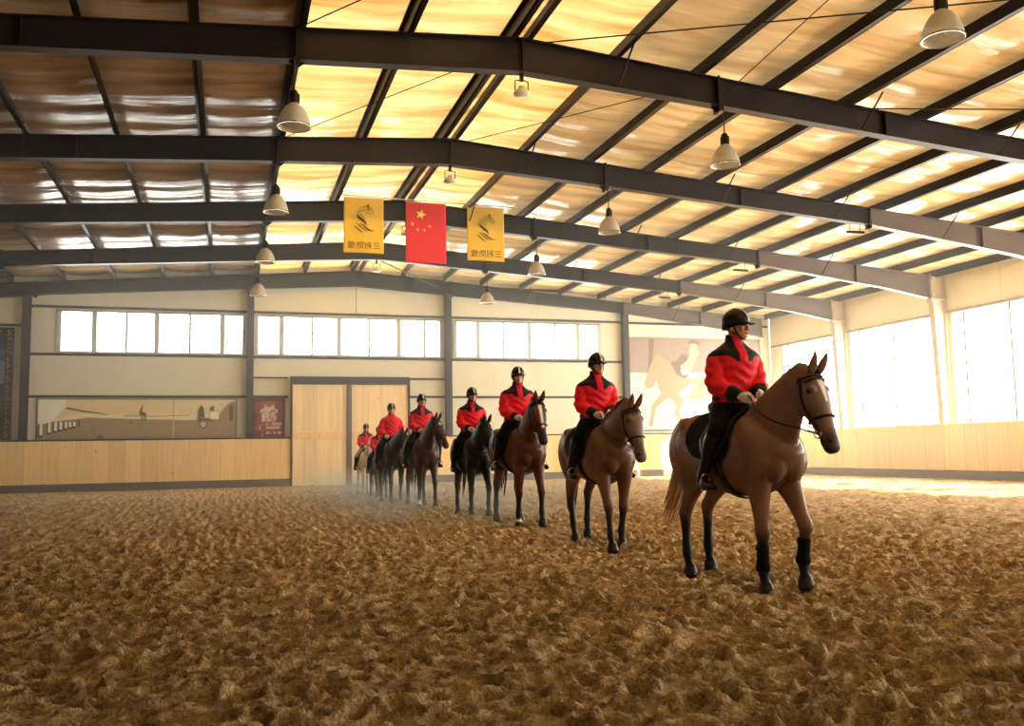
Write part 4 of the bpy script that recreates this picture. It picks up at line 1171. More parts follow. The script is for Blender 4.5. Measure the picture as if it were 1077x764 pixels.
    band('headpiece', lambda t: head_pt(.045 + .02 * math.cos(PI * (t - .5)) * 0, -118 + 236 * t, .008), .010, False, 16)
    band('browband', lambda t: head_pt(.085 - .01 * math.sin(PI * t), -80 + 160 * t, .008), .010, False, 14)
    band('throat_lash', lambda t: head_pt(.03 + .09 * math.sin(PI * t), 100 + 160 * t, .010), .007, False, 16)
    for sg in (1, -1):
        band('cheekpiece', lambda t: head_pt(.05 + .44 * t, sg * (98 + 8 * math.sin(PI * t)), .007), .009, False, 12)
        c = head_pt(.50, sg * 112, .012)
        b = MB(); b.tube([c + ax * (.034 * math.cos(2 * PI * k / 14)) + fr * (.034 * math.sin(2 * PI * k / 14)) for k in range(14)], .006, 6, closed=True)
        b.build('bit_ring', M['chrome'], br, smooth=True)
        hp = Vector((.33, .075 * sg, 1.66)) if not o.get('hands') else Vector(o['hands'][0 if sg < 0 else 1])
        pts = []
        for j in range(18):
            t = j / 17; q = c.lerp(hp, t); q.z -= o.get('rein_sag', .05) * math.sin(PI * t)
            k = min(range(22), key=lambda i_: (nc[i_] - q).length)      # keep the rein outside the neck
            tk = (nc[min(k + 1, 21)] - nc[max(k - 1, 0)]).normalized(); l_ = Vector((-tk.y, tk.x, 0)); l_ = l_.normalized() if l_.length > 1e-4 else Vector((0, 1, 0))
            if l_.y < 0: l_ = -l_
            dq = q - nc[k]; vv = dq.dot(tk.cross(l_)) / na[k]
            need = (nb[k] * math.sqrt(max(0, 1 - vv * vv)) + .022) * (1 if abs(vv) < 1 else 0)
            if dq.dot(l_) * sg < need and t > .12: q += l_ * (need * sg - dq.dot(l_))
            pts.append(q)
        pts = [pts[0]] + [(pts[i - 1] + pts[i] * 2 + pts[i + 1]) / 4 for i in range(1, 17)] + [pts[-1]]
        b = MB(); b.tube(pts, .0075, 6); b.build('rein', M['leather'], br, smooth=True)
    # saddle with its cloth, flaps, girth, stirrups
    sa = empty('saddle', (0.02, 0, 1.44)); sa.parent = h
    O = Vector((0.02, 0, 1.44))
    def sheet(name, x0, x1, a_of, off, m_, th, n=(20, 30), parent=sa, lift=None):
        vs, fs = [], []; nx_, na_ = n
        for i in range(nx_ + 1):
            u = i / nx_; amax = a_of(u)
            for j in range(na_ + 1):
                w = -1 + 2 * j / na_; x = x0 + (x1 - x0) * u
                vs.append(torso_pt(x, amax * w, off) - O)
        for i in range(nx_):
            for j in range(na_):
                q = i * (na_ + 1) + j; fs.append((q, q + 1, q + na_ + 2, q + na_ + 1))
        m = MB(); m.add(vs, fs); ob = m.build(name, m_, parent, smooth=True)
        s_ = ob.modifiers.new('thickness', 'SOLIDIFY'); s_.thickness = th; s_.offset = 1
        return ob
    rc = lambda u, e: min(1, min(u, 1 - u) / e)
    sheet('saddle_cloth', -.36, .34, lambda u: 62 + 22 * math.sqrt(max(0, 1 - (1 - rc(u, .28)) ** 2)) + 14 * u, .018, o.get('pad_mat', M['pad']), .012)
    sm = M['leather']
    seat = MB(); rings = []
    for x, zt, w, d in ((-.25, .165, .12, .05), (-.22, .185, .15, .075), (-.14, .145, .165, .09), (-.02, .105, .15, .09), (.10, .115, .115, .10), (.19, .155, .085, .10), (.235, .145, .06, .06)):
        t = torso_at(x)[0] - 1.44; rings.append([Vector((x - .02, w * math.cos(2 * PI * k / 16), t + .03 + (zt - .04) * .5 + (zt - .02) * .5 * math.sin(2 * PI * k / 16))) for k in range(16)])
    seat.rings(rings); seat.build('seat', sm, sa, smooth=True)
    sheet('saddle_flap', -.10, .33, lambda u: 40 + 58 * math.sqrt(max(0, 1 - (1 - rc(u, .45)) ** 2)) * (.75 + .25 * u), .036, sm, .012, (16, 30))
    g = MB(); vs = []
    gr = [[], []]
    for i in range(40):
        a = 360 * i / 40
        gr[0].append(torso_pt(.16, a if a <= 180 else a - 360, .014) - O); gr[1].append(torso_pt(.25, a if a <= 180 else a - 360, .014) - O)
    fs = []
    for i in range(40):
        if 75 < 360 * i / 40 < 285: fs.append((i, (i + 1) % 40, (i + 1) % 40 + 40, i + 40))
    g.add(gr[0] + gr[1], fs); gg = g.build('girth', sm, sa, smooth=True); q = gg.modifiers.new('t', 'SOLIDIFY'); q.thickness = .012; q.offset = 1
    for sg in (1, -1):
        f = Vector(o['foot'][0 if sg < 0 else 1])
        st = MB(); pts = []
        for k in range(15):
            a = math.radians(-62 + 304 * k / 14); pts.append(f + Vector((.0, .058 * math.cos(a), .068 + .072 * math.sin(a))) - O)
        st.tube(pts, .008, 6); st.box(f - O + Vector((-.02, -.052, -.002)), f - O + Vector((.02, .052, .010)))
        s_ob = st.build('stirrup', M['chrome'], sa, smooth=False)
        lt = MB(); top = Vector((.10, .24 * sg, 1.36)) - O
        lt.tube([top, Vector((.10, .325 * sg, 1.16)) - O, f + Vector((0, 0, .14)) - O], .010, 6); lt.build('stirrup_leather', sm, s_ob)
    return h, {'head': head_pt, 'crest': crest}
def hand_shape(mb, wrist, fwd, up, inw, k=1.0, grow=0.0):
    """closed hand holding a rein: palm, four bent fingers of different length, thumb on top"""
    w = Vector(wrist); f = Vector(fwd).normalized(); u = Vector(up); u = (u - f * u.dot(f)).normalized(); i = Vector(inw); i = (i - f * i.dot(f) - u * i.dot(u)).normalized()
    g = grow
    loft(mb, [w - f * .02, w + f * .02 * k, w + f * .055 * k, w + f * .085 * k], [.019 + g, .022 + g, .024 + g, .021 + g], [.024 + g, .034 + g, .042 + g, .040 + g], tuple(u), 12)
    for n_, (o_, l) in enumerate(((.030, .95), (.011, 1.05), (-.009, .98), (-.028, .80))):   # index to little finger
        a = w + f * .082 * k + u * o_
        b = a + f * (.030 * l * k) + i * .010; c = b + i * (.030 * l * k) - f * .006; d = c - f * (.026 * l * k) + i * .004
        r = .0098 + g * .8 if n_ < 3 else .0086 + g * .8
        mb.tube([a - f * .02, a, a.lerp(b, .6), b, b.lerp(c, .5), c, c.lerp(d, .6), d], [r, r * 1.08, r * .98, r, r * .94, r * .92, r * .88, r * .7], 8)
    t0 = w + f * .030 * k + u * .030 + i * .006; t1 = t0 + f * .030 + u * .016 + i * .012; t2 = t1 + f * .032 + i * .006 - u * .004
    mb.tube([t0 - f * .012 - u * .012, t0, t1, t1.lerp(t2, .6), t2], [.013 + g, .0135 + g, .0115 + g, .011 + g, .008 + g], 8)

def make_rider(o, h):
    """rider in the horse's local frame; the body is one skin, clothes are children"""
    O = Vector((.02, 0, 1.52)); vx = o.get('voxel', .012)
    lean = o.get('lean', 0.0); ht = math.radians(o.get('head_turn', 0)); hn = math.radians(o.get('head_nod', 0))
    hands = [Vector(p) for p in o['hands']]; feet = [Vector(p) for p in o['foot']]
    torso = [(1.50, .00, .115, .155), (1.58, .0, .13, .178), (1.68, .01, .118, .165), (1.79, .02, .106, .152), (1.90, .03, .124, .176), (2.0, .035, .13, .195), (2.055, .03, .115, .188), (2.095, .026, .095, .148), (2.13, .026, .074, .098), (2.165, .03, .058, .066), (2.215, .05, .053, .056)]
    T = catmull(torso, 26)
    def body_torso(mb, grow, z0, z1, flare=0.0, nn=24):
        rows = [r for r in T if z0 <= r[0] <= z1]; rings = []
        for z, x, rx, ry in rows:
            ff = flare * max(0, 1 - (z - z0) / .12)
            g = grow if z < 2.08 else grow * .7
            rings.append([Vector((x + lean * (z - 1.5) + (rx + g + ff) * math.sin(2 * PI * k / nn), (ry + g + ff) * math.cos(2 * PI * k / nn), z)) - O for k in range(nn)])
        mb.rings(rings)
    sh, el, wr = [], [], []
    for q, sg in ((0, -1), (1, 1)):
        s_ = Vector((.025 + lean * .56, .185 * sg, 2.03)); w_ = hands[q] + Vector((-.085, .028 * sg, .004))
        m_ = s_.lerp(w_, .52); e_ = m_ + Vector((-.10, .085 * sg, -.075))
        sh.append(s_); el.append(e_); wr.append(w_)
    def arm(mb, q, rs, upto=1.0, start=0.0):
        s_, e_, w_ = sh[q] - O, el[q] - O, wr[q] - O
        rows = [(*(s_.lerp(e_, -.02) + Vector((0, -.03 if q else .03, .0))), rs[0] * .8, rs[0] * .8), (*s_.lerp(e_, .12), rs[0], rs[0]), (*s_.lerp(e_, .5), rs[1], rs[1]), (*s_.lerp(e_, .9), rs[2], rs[2]), (*e_.lerp(w_, .12), rs[2], rs[2]), (*e_.lerp(w_, .5), rs[3], rs[3]), (*e_.lerp(w_, upto), rs[4], rs[4])]
        splat(mb, rows, 22, (0, 1, .2), 14)
    hip, kn, an = [], [], []
    for q, sg in ((0, -1), (1, 1)):
        a_ = feet[q] + Vector((-.085, -.01 * sg, .105)); p_ = Vector((.02, .115 * sg, 1.55))
        k_ = Vector((a_.x + .20, .338 * sg, a_.z + .405)); hip.append(p_); kn.append(k_); an.append(a_)
    def leg_(mb, q, rs, f0=0.0, f1=1.0):
        h_, k_, a_ = hip[q] - O, kn[q] - O, an[q] - O
        full = [(*h_, rs[0], rs[0]), (*h_.lerp(k_, .35), rs[1], rs[1]), (*h_.lerp(k_, .75), rs[2], rs[2]), (*k_, rs[3], rs[3]), (*(k_.lerp(a_, .3) + Vector((-.015, 0, 0))), rs[4], rs[4]), (*k_.lerp(a_, .7), rs[5], rs[5]), (*a_, rs[6], rs[6])]
        T_ = catmull(full, 30); a, b = int(f0 * 29), int(f1 * 29) + 1; T_ = T_[a:b]
        loft(mb, T_[:, :3], T_[:, 3], T_[:, 4], (0, 1, 0), 16)
    def foot_(mb, q, g):
        a_ = an[q] - O; t_ = feet[q] - O; sg = -1 if q == 0 else 1
        rows = [(*(a_ + Vector((-.055, 0, -.055))), .034 + g, .032 + g), (*(a_ + Vector((-.01, 0, -.06))), .045 + g, .036 + g), (*(t_ + Vector((.0, .003 * sg, .045))), .036 + g, .042 + g), (*(t_ + Vector((.07, .008 * sg, .036))), .029 + g, .044 + g), (*(t_ + Vector((.125, .01 * sg, .03))), .02 + g, .03 + g)]
        splat(mb, rows, 14, (0, 1, 0), 14)
        mb.tube([a_ + Vector((0, 0, .03)), a_ + Vector((-.005, 0, -.05))], .042 + g, 12)
    # head (own frame so that it can turn and nod on the neck)
    hc = Vector((.045 + lean * .7, 0, 2.20))
    Rh = Matrix.Rotation(ht, 3, 'Z') @ Matrix.Rotation(hn, 3, 'Y')
    def HP(x, y, z): return hc + Rh @ Vector((x - .045, y, z - 2.20)) - O
    hd = [(2.183, .152, .075, .022), (2.192, .163, .05, .038), (2.215, .168, .018, .054), (2.245, .168, -.004, .063), (2.28, .165, -.022, .072), (2.305, .162, -.03, .076), (2.34, .165, -.036, .079), (2.38, .148, -.028, .073), (2.405, .118, -.005, .056), (2.42, .07, .035, .024)]
    Hd = catmull(hd, 26)
    mb = MB(); rings = []
    for z, xf, xb, w in Hd:
        c = (xf + xb) / 2; rings.append([HP(c + (xf - xb) / 2 * math.sin(2 * PI * k / 20), w * math.cos(2 * PI * k / 20), z) for k in range(20)])
    mb.rings(rings)
    fine = []
    def bl(x, y, z, r):
        mb.ball(HP(x, y, z), r, 10, 6)
    mb.tube([HP(.160, 0, 2.312), HP(.173, 0, 2.288), HP(.186, 0, 2.266), HP(.183, 0, 2.252)], [.008, .011, .0145, .011], 8)       # nose
    for sg in (1, -1):
        bl(.176, .013 * sg, 2.254, .009); bl(.155, .032 * sg, 2.322, .014); bl(.146, .046 * sg, 2.27, .018)                      # nostril wing, brow, cheekbone
        mb.ball(HP(.058, .078 * sg, 2.272), (.018, .010, .031), 10, 6)                                                           # ear
    bl(.172, 0, 2.232, (.008, .021, .006)); bl(.170, 0, 2.221, (.008, .018, .006)); bl(.158, 0, 2.197, (.014, .02, .012))       # lips, chin
    body_torso(mb, 0, 1.49, 2.23)
    mb.tube([HP(.045, 0, 2.26), Vector((.05 + lean * .7, 0, 2.19)) - O, Vector((.035 + lean * .6, 0, 2.10)) - O], [.05, .054, .062], 14)
    for q in (0, 1):
        arm(mb, q, (.060, .052, .043, .038, .028)); leg_(mb, q, (.10, .092, .075, .06, .058, .044, .036)); foot_(mb, q, -.006)
        fw = (wr[q] - el[q]).normalized()
        hand_shape(mb, wr[q] - O, fw, (0, 0, 1), (0, 1 if q == 0 else -1, 0))
    me = remesh(mb, 'person', o.get('vbody', .009), 2, .4)
    v = coords(me); col = np.tile(L3(o.get('skin', (206, 150, 118))), (len(v), 1))
    Ri = np.array(Rh.inverted()); hv = (v - np.array(hc - O)) @ Ri.T + np.array((.045, 0, 2.20))
    inh = hv[:, 2] > 2.18
    for y in (.031, -.031):      # eye sockets and brows, painted features of the skin mesh
        d = np.sqrt(((hv[:, 1] - y) / .016) ** 2 + ((hv[:, 2] - 2.299) / .0075) ** 2)
        col = blend(col, L3((40, 26, 22)), sstep(1.25, .8, d) * inh * (hv[:, 0] > .11))
        d = np.sqrt(((hv[:, 1] - y) / .02) ** 2 + ((hv[:, 2] - 2.319) / .005) ** 2)
        col = blend(col, L3((40, 28, 24)), sstep(1.3, .8, d) * inh * (hv[:, 0] > .11))
    d = np.sqrt((hv[:, 1] / .023) ** 2 + ((hv[:, 2] - 2.2265) / .0085) ** 2)
    col = blend(col, L3((158, 84, 74)), sstep(1.2, .8, d) * inh * (hv[:, 0] > .14))
    col = blend(col, L3((20, 16, 16)), sstep(2.285, 2.30, hv[:, 2] + np.clip(hv[:, 0] - .03, 0, .1) * .8) * inh * (hv[:, 0] < .055))      # short dark hair below the helmet
    set_tint(me, col)
    p = link('person', me, M['skin'])
    # jacket: red body, black yoke, collar, cuffs and underarm panels
    jm = MB(); body_torso(jm, .036, 1.585 if not o.get('short') else 1.64, 2.165, .012)
    pf = o.get('puff', 1.0)
    for q in (0, 1): arm(jm, q, (.080 * pf, .088 * pf, .082 * pf, .074 * pf, .052), .97)
    jm.tube([Vector((.03 + lean * .6, 0, 2.11)) - O, Vector((.04 + lean * .65, 0, 2.16)) - O, Vector((.052 + lean * .68, 0, 2.222)) - O], [.094, .084, .080], 16)
    je = remesh(jm, 'jacket', vx * .85, 3, .5)
    v = coords(je) + np.array(O); red = L3(o.get('red', (232, 34, 50))); blk = L3((24, 21, 27))
    nz = fbm(v[:, 1] * 14, v[:, 2] * 14 + v[:, 0] * 9, 5, 3)
    xs = v[:, 0] - lean * (v[:, 2] - 1.5)
    # small cloth folds
    nrm = np.empty(len(v) * 3); je.vertices.foreach_get('normal', nrm); nrm = nrm.reshape(-1, 3)
    fold = (.007 * np.sin(v[:, 2] * 62 + 3 * np.sin(v[:, 1] * 16) + v[:, 0] * 22) * sstep(2.05, 1.85, v[:, 2]) + .010 * nz)
    v2 = v + nrm * fold[:, None] - np.array(O); je.vertices.foreach_set('co', v2.ravel()); je.update()
    col = np.tile(red, (len(v), 1))
    front = xs > .03
    ay = np.abs(v[:, 1])
    yoke = np.where(front, 2.02 - .055 * sstep(.15, .05, ay) , 1.975) + (.6 if o.get('noyoke') else 0)
    col = blend(col, blk, sstep(-.006, .006, v[:, 2] - yoke))
    col = blend(col, red * .92, (front & (ay < .040 + .25 * np.clip(v[:, 2] - 2.12, 0, .2)) & (v[:, 2] > 1.9)).astype(float))      # red placket up to the collar
    col = blend(col, blk, ((ay > .135) & (ay < .215) & (v[:, 2] < 1.99) & (v[:, 2] > 1.62) & (np.abs(xs - .02) < .05)).astype(float) * .95)
    for q in (0, 1):
        e_, w_ = np.array(el[q]), np.array(wr[q]); ax_ = (w_ - e_); L_ = np.linalg.norm(ax_); t = ((v - e_) @ ax_) / L_ ** 2
        dd = np.linalg.norm((v - e_) - t[:, None] * ax_, axis=1)
        col = blend(col, blk, sstep(o.get('cuff', .55) - .03, o.get('cuff', .55) + .03, t) * (dd < .095) * (t < 1.3) * (ay > .03))
    zz = np.abs(v[:, 1]) < .004
    col = blend(col, red * .35, (zz & front & (v[:, 2] < 2.12) & (v[:, 2] > 1.6)).astype(float))
    set_tint(je, col)
    link('jacket', je, M['cloth'], p)
    if not o.get('far'):
        MB().box(Vector((.165 + lean * .5, .083, 1.985)) - O, Vector((.172 + lean * .5, .088, 2.0)) - O).build('zip_pull', M['chrome'], p)
    bm_ = MB(); body_torso(bm_, .012, 1.49, 1.70)
    for q in (0, 1): leg_(bm_, q, (.118, .108, .088, .072, .066, .05, .045), 0, .70)
    link('breeches', remesh(bm_, 'breeches', vx, 4), M['breech_beige'] if o.get('beige') else M['breech'], p)
    for q in (0, 1):
        b = MB(); leg_(b, q, (.118, .108, .088, .078, .074, .056, .052), .56, 1); foot_(b, q, .006)
        bo = link('boot', remesh(b, 'boot', vx * .8, 3), M['boot'], p)
        s_ = MB(); t_ = feet[q] - O; sg = -1 if q == 0 else 1; a_ = an[q] - O
        s_.prism([(t_.x - .02, t_.y - .045), (t_.x + .09, t_.y - .04 + .01 * sg), (t_.x + .135, t_.y + .01 * sg), (t_.x + .09, t_.y + .05), (t_.x - .02, t_.y + .04)], 'z', t_.z + .004, t_.z + .016)
        s_.build('sole', M['black'], bo); s_ = MB(); s_.box((a_.x - .075, a_.y - .032, t_.z - .004), (a_.x - .02, a_.y + .032, t_.z + .022)); s_.build('heel', M['black'], bo)
        g = MB(); fw = (wr[q] - el[q]).normalized(); hand_shape(g, wr[q] - O, fw, (0, 0, 1), (0, 1 if q == 0 else -1, 0), 1.0, .0028)
        w_ = wr[q] - O; g.tube([w_ - fw * .05, w_ - fw * .01, w_ + fw * .015], [.040, .038, .036], 12)
        link('glove', remesh(g, 'glove', .0045 if vx < .0115 else .0065, 2, .4), o.get('glove_mat', M['glove']), p)
    # helmet: shell, brim, stripe, chin strap
    hl = empty('helmet'); hl.parent = p
    def HR_(th, ph, g=0.0):   # th azimuth, ph elevation
        return HP(.062 + (.130 + g) * math.cos(ph) * math.cos(th), (.104 + g) * math.cos(ph) * math.sin(th), 2.334 + (.128 + g) * math.sin(ph))
    s_ = MB(); rings = []
    for i in range(13):
        ph = -.20 + (PI / 2 + .20) * i / 12
        rings.append([HR_(2 * PI * k / 28, min(ph, PI / 2 - .02)) - Vector((0, 0, .035 if i == 0 and math.cos(2 * PI * k / 28) < -.1 else 0)) for k in range(28)])
    s_.rings(rings, cap=True); s_.build('shell', M['helmet'], hl, smooth=True)
    s_ = MB(); top_, bot_ = [], []
    vs, fs = [], []
    for i in range(17):
        a = math.radians(-72 + 144 * i / 16); e_ = math.cos(math.radians(-90 + 180 * i / 16)) ** .6 * .056
        for g, z in ((-.012, .004), (.03 * 0 + e_, -.004 - .012 * e_ / .056), (e_, -.016), (-.012, -.010)):
            q = HR_(a, -.03, g); vs.append(q + Rh @ Vector((0, 0, z)))
    for i in range(16):
        for j in range(4):
            fs.append((i * 4 + j, i * 4 + (j + 1) % 4, i * 4 + 4 + (j + 1) % 4, i * 4 + 4 + j))
    fs += [(0, 1, 2, 3), (67, 66, 65, 64)]
    s_.add(vs, fs); s_.build('brim', M['helmet'], hl, smooth=False)
    vs, fs = [], []
    for i in range(13):
        ph = .06 + (PI * .62) * i / 12; wv = .012 * (1 - .3 * i / 12)
        for sg in (-1, 1):
            xx = .062 + .1335 * math.cos(ph); zz = 2.334 + .1315 * math.sin(ph); vs.append(HP(xx, wv * sg, zz))
    for i in range(12): fs.append((2 * i, 2 * i + 1, 2 * i + 3, 2 * i + 2))
    s_ = MB(); s_.add(vs, fs); so_ = s_.build('stripe', M['stripe'], hl, smooth=True); q = so_.modifiers.new('t', 'SOLIDIFY'); q.thickness = .004; q.offset = 0
    s_ = MB()
    for sg in (1, -1):
        s_.tube([HP(.085, .092 * sg, 2.315), HP(.10, .079 * sg, 2.26), HP(.118, .062 * sg, 2.215), HP(.138, .03 * sg, 2.182), HP(.142, 0, 2.176)], .007, 6)
        s_.tube([HP(.0, .088 * sg, 2.30), HP(.06, .082 * sg, 2.245), HP(.118, .062 * sg, 2.215)], .006, 6)
    s_.build('chin_strap', M['black'], hl)
    return p, O

def place(h, p, O, loc, heading, sc):
    """heading: direction of travel in the floor plane"""
    rz = math.atan2(heading[1], heading[0])
    h.location = (loc[0], loc[1], o_z); h.rotation_euler = (0, 0, rz); h.scale = (sc, sc, sc)
    q = Matrix.Rotation(rz, 3, 'Z') @ (O * sc)
    p.location = (loc[0] + q.x, loc[1] + q.y, o_z + q.z); p.rotation_euler = (0, 0, rz); p.scale = (sc, sc, sc)
o_z = -.012

HM = {'dark': hair_mat('dark_brown_hair', (46, 32, 26)), 'black': hair_mat('black_hair', (22, 18, 18)), 'brown': hair_mat('brown_hair', (92, 62, 44)), 'blond': hair_mat('light_brown_hair', (206, 162, 108)), 'white': hair_mat('white_hair', (226, 214, 196))}
FT = [(.12, -.385, .84), (.12, .385, .84)]
HD = [(.34, -.075, 1.655), (.36, .075, 1.675)]
WALK = {'RF': (4, -2, 12, 0), 'LF': (30, -10, 8, .06), 'RH': (-32, 2, 16, 0), 'LH': (-44, -2, 10, .02)}
WALK2 = {'RF': (24, 8, 18, .0), 'LF': (-8, -16, 6, .0), 'RH': (-22, 14, 18, 0), 'LH': (-42, -8, 6, .02)}
WALK3 = {'RF': (-6, -10, 8, .0), 'LF': (22, 0, 10, .03), 'RH': (-40, -6, 8, .01), 'LH': (-18, 16, 18, 0)}
def pair(spec):
    spec.setdefault('hands', HD); spec.setdefault('foot', FT)
    h, info = make_horse(spec)
    p, O = make_rider(spec, h)
    place(h, p, O, spec['loc'], spec['head'], spec.get('scale', 1.0))
    tag(h, spec['hlabel'], 'horse', 'horses walking in a line'); tag(p, spec['plabel'], 'person', 'riders in red jackets')
    return h, p

pair(dict(hlabel='light brown bay horse leading the line, dark lower legs and pale star on the forehead', plabel='rider in red jacket with black yoke and pale gloves on the leading light brown horse',
     loc=(4.40, 7.30), head=(.02, -1), scale=1.0, voxel=.010, vbody=.0065,
     coat=(122, 88, 74), back=(134, 84, 58), belly=(112, 76, 58), leg=(24, 20, 20), face=(112, 88, 78), muzzle=(66, 54, 52), blaze=(.05, .27, .036, .008), legs=WALK,
     poll=(.98, 1.80), head_pitch=72, neck_yaw=10, head_yaw=6, hair_mat=HM['dark'], tail_mat=HM['blond'], tail_len=.72, tail_swing=(.10, -.10), mane_side=1, mane_len=.7, head_turn=30, cuff=.60, leg_boots=1))
pair(dict(hlabel='brown bay horse with greyish face, second in the line, head lowered and turned', plabel='rider with black yoke and red collar on the second horse of the line',
     loc=(4.58, 10.98), head=(-.03, -1), scale=1.0, voxel=.012, vbody=.008, coat=(104, 72, 56), back=(112, 70, 48), belly=(140, 104, 80), leg=(40, 32, 30), face=(108, 88, 74), muzzle=(96, 78, 70), legs=WALK2,
     poll=(1.04, 1.71), head_pitch=74, neck_yaw=4, head_yaw=13, hair_mat=HM['brown'], tail_mat=HM['dark'], tail_swing=(.05, .0), mane_side=-1, mane_len=1.05, seed=2, head_turn=10, cuff=.62))
pair(dict(hlabel='dark chestnut bay horse with white blaze and black lower legs, third in the line', plabel='rider in puffy red jacket on the third horse, beside the black horse',
     loc=(4.68, 14.62), head=(-.02, -1), scale=1.065, voxel=.013, vbody=.010, coat=(82, 44, 32), back=(98, 52, 34), belly=(76, 44, 34), leg=(26, 20, 20), muzzle=(44, 32, 30), blaze=(.08, .44, .022, .016), legs=WALK3,
     poll=(.98, 1.86), head_pitch=70, neck_yaw=0, head_yaw=8, hair_mat=HM['black'], tail_swing=(.02, .0), mane_side=1, mane_len=.8, seed=3, head_turn=-4, puff=1.12, cuff=.80, socks={'RF': .10}))
pair(dict(hlabel='black horse with a pale saddle cloth edge, fourth in the line', plabel='rider in red jacket on the black horse, looking ahead',
     loc=(4.50, 16.95), head=(-.04, -1), scale=.99, voxel=.014, vbody=.010, coat=(22, 18, 18), back=(24, 20, 18), leg=(18, 15, 15), muzzle=(30, 26, 26), legs=WALK,
     poll=(1.04, 1.74), head_pitch=68, neck_yaw=0, head_yaw=22, hair_mat=HM['black'], mane_side=-1, mane_len=.8, seed=4, head_turn=8, cuff=.75))
pair(dict(hlabel='dark brown horse in front of the big timber door, head raised to the right', plabel='rider in red jacket with dark shoulders, upright before the right edge of the door',
     loc=(4.24, 20.4), head=(0, -1), scale=1.03, voxel=.016, vbody=.011, coat=(58, 33, 28), back=(62, 36, 28), leg=(28, 22, 20), muzzle=(60, 38, 34), blaze=(.10, .16, .02, .02), legs=WALK3, socks={'RF': .16},
     poll=(1.0, 1.84), head_pitch=60, neck_yaw=10, head_yaw=24, hair_mat=HM['dark'], mane_side=1, seed=5, head_turn=6, cuff=.9, far=1))
pair(dict(hlabel='dark brown horse mostly hidden behind the fifth horse of the line', plabel='rider in plain all-red jacket with arms apart in front of the timber door',
     loc=(3.98, 22.85), head=(.02, -1), scale=1.0, voxel=.016, vbody=.011, coat=(46, 28, 24), back=(50, 30, 24), leg=(26, 20, 20), muzzle=(40, 30, 28), legs=WALK2,
     poll=(1.06, 1.66), head_pitch=66, neck_yaw=8, head_yaw=6, hair_mat=HM['dark'], mane_side=1, seed=6, head_turn=0, cuff=.90, far=1, noyoke=1, hands=[(.34, -.17, 1.63), (.34, .17, 1.63)]))
pair(dict(hlabel='small dark brown horse behind the others, beside the white horse', plabel='rider half hidden behind the red riders by the door, between them and the white horse',
     loc=(4.02, 25.1), head=(.0, -1), scale=.79, voxel=.016, vbody=.011, coat=(70, 44, 36), leg=(60, 40, 34), muzzle=(44, 32, 30), legs=WALK,
     poll=(1.02, 1.74), head_pitch=66, neck_yaw=4, head_yaw=4, hair_mat=HM['dark'], mane_side=1, seed=7, head_turn=6, cuff=.86, far=1, lean=.12))
pair(dict(hlabel='white horse, last in the line in front of the timber door', plabel='rider in red jacket and beige breeches on the white horse',
     loc=(4.0, 27.3), head=(.0, -1), scale=.85, voxel=.016, vbody=.011, coat=(226, 212, 190), leg=(216, 200, 176), muzzle=(170, 150, 134), hoof=(120, 104, 90), legs=WALK3,
     poll=(1.04, 1.72), head_pitch=68, neck_yaw=2, head_yaw=-4, hair_mat=HM['white'], mane_side=1, seed=8, head_turn=0, cuff=.9, far=1, beige=1))
SKY, SUN, EXPO, HAZE, DUST = 16.0, 32.0, 0.28, 0.0075, 0.36
# ------------------------------------------------------------------ light
W = bpy.data.worlds.new('sky'); bpy.context.scene.world = W; W.use_nodes = True
nt = W.node_tree
bg = nt.nodes['Background']; bg.inputs['Color'].default_value = (1.0, 0.96, 0.88, 1); bg.inputs['Strength'].default_value = SKY
s = bpy.data.lights.new('sun', 'SUN'); s.energy = SUN; s.color = (1.0, 0.86, 0.62); s.angle = 0.01
so = bpy.data.objects.new('sun', s); C.objects.link(so)
so.rotation_euler = Vector((-1, .8, -.716)).to_track_quat('-Z', 'Y').to_euler()
so.location = (40, 0, 30)
def portal(loc, rot, sx, sy):
    a = bpy.data.lights.new('window_portal', 'AREA'); a.shape = 'RECTANGLE'; a.size = sx; a.size_y = sy
    a.cycles.is_portal = True
    o = bpy.data.objects.new('window_portal', a); C.objects.link(o); o.location = loc; o.rotation_euler = rot
portal((XR + .3, (YF + YB) / 2, (ZR + ZW) / 2), (0, PI / 2, 0), ZW - ZR, YB - YF)
portal(((-5.91 + 15.55) / 2, YB + .3, (ZS + ZT) / 2), (-PI / 2, 0, 0), 15.55 + 5.91, ZT - ZS)
sc = bpy.context.scene
sc.view_settings.view_transform = 'Standard'; sc.view_settings.look = 'None'
sc.view_settings.exposure = EXPO; sc.view_settings.gamma = 1.0; sc.view_settings.use_curve_mapping = False

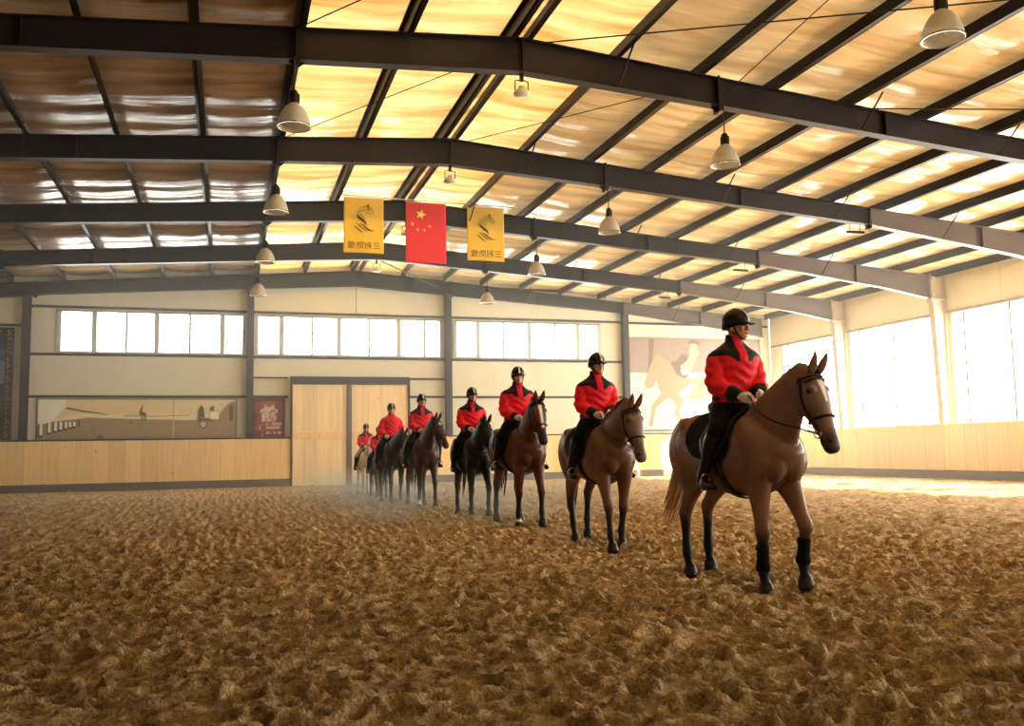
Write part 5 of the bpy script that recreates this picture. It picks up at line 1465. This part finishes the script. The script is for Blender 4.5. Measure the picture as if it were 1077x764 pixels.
# fine dust hanging in the air of the whole hall
m, nt, out = new_mat('dusty_air')
vsn = N(nt, 'ShaderNodeVolumeScatter'); vsn.inputs['Color'].default_value = (1.0, .93, .80, 1); vsn.inputs['Density'].default_value = HAZE; vsn.inputs['Anisotropy'].default_value = .35
nt.links.new(vsn.outputs[0], out.inputs['Volume'])
mb = MB(); mb.prism([(XL + .05, -.3), (XR - .05, -.3), (XR - .05, zroof(XR) + .1), (XG, ZG + .1), (XL + .05, zroof(XL) + .1)], 'y', 17.0, YB - .05)
hz = mb.build('dust_haze', m)
tag(hz, 'pale dust haze hanging in the air of the far part of the hall', 'haze', kind='stuff')

# dust kicked up along the track of the horses
m, nt, out = new_mat('kicked_up_dust')
vsn = N(nt, 'ShaderNodeVolumeScatter'); vsn.inputs['Color'].default_value = (1.0, .76, .48, 1); vsn.inputs['Anisotropy'].default_value = .2
tc = N(nt, 'ShaderNodeTexCoord'); nz = N(nt, 'ShaderNodeTexNoise'); nz.inputs['Scale'].default_value = .9; nz.inputs['Detail'].default_value = 3
nt.links.new(tc.outputs['Object'], nz.inputs['Vector'])
ra = N(nt, 'ShaderNodeMapRange'); ra.inputs['From Min'].default_value = .42; ra.inputs['From Max'].default_value = .72; ra.inputs['To Max'].default_value = 1.0
nt.links.new(nz.outputs['Fac'], ra.inputs['Value'])
sp = N(nt, 'ShaderNodeSeparateXYZ'); nt.links.new(tc.outputs['Generated'], sp.inputs[0])
def tri(sock, a, b):
    r = N(nt, 'ShaderNodeMapRange'); r.interpolation_type = 'SMOOTHSTEP'; r.inputs['From Min'].default_value = a; r.inputs['From Max'].default_value = b
    nt.links.new(sock, r.inputs['Value']); return r.outputs['Result']
def mul(a, b):
    q = N(nt, 'ShaderNodeMath', operation='MULTIPLY'); nt.links.new(a, q.inputs[0])
    if isinstance(b, float): q.inputs[1].default_value = b
    else: nt.links.new(b, q.inputs[1])
    return q.outputs[0]
d = mul(tri(sp.outputs['Z'], 1.0, .1), tri(sp.outputs['X'], 0, .35)); d = mul(d, tri(sp.outputs['X'], 1.0, .65)); d = mul(d, tri(sp.outputs['Y'], 0, .15)); d = mul(d, tri(sp.outputs['Y'], 1.0, .9))
d = mul(d, ra.outputs['Result']); d = mul(d, DUST)
nt.links.new(d, vsn.inputs['Density']); nt.links.new(vsn.outputs[0], out.inputs['Volume'])
mb = MB(); mb.box((1.0, 13.0, -.02), (7.4, 34.5, .95))
tag(mb.build('hoof_dust', m), 'low cloud of pale dust around the hooves of the horses', 'dust', kind='stuff')
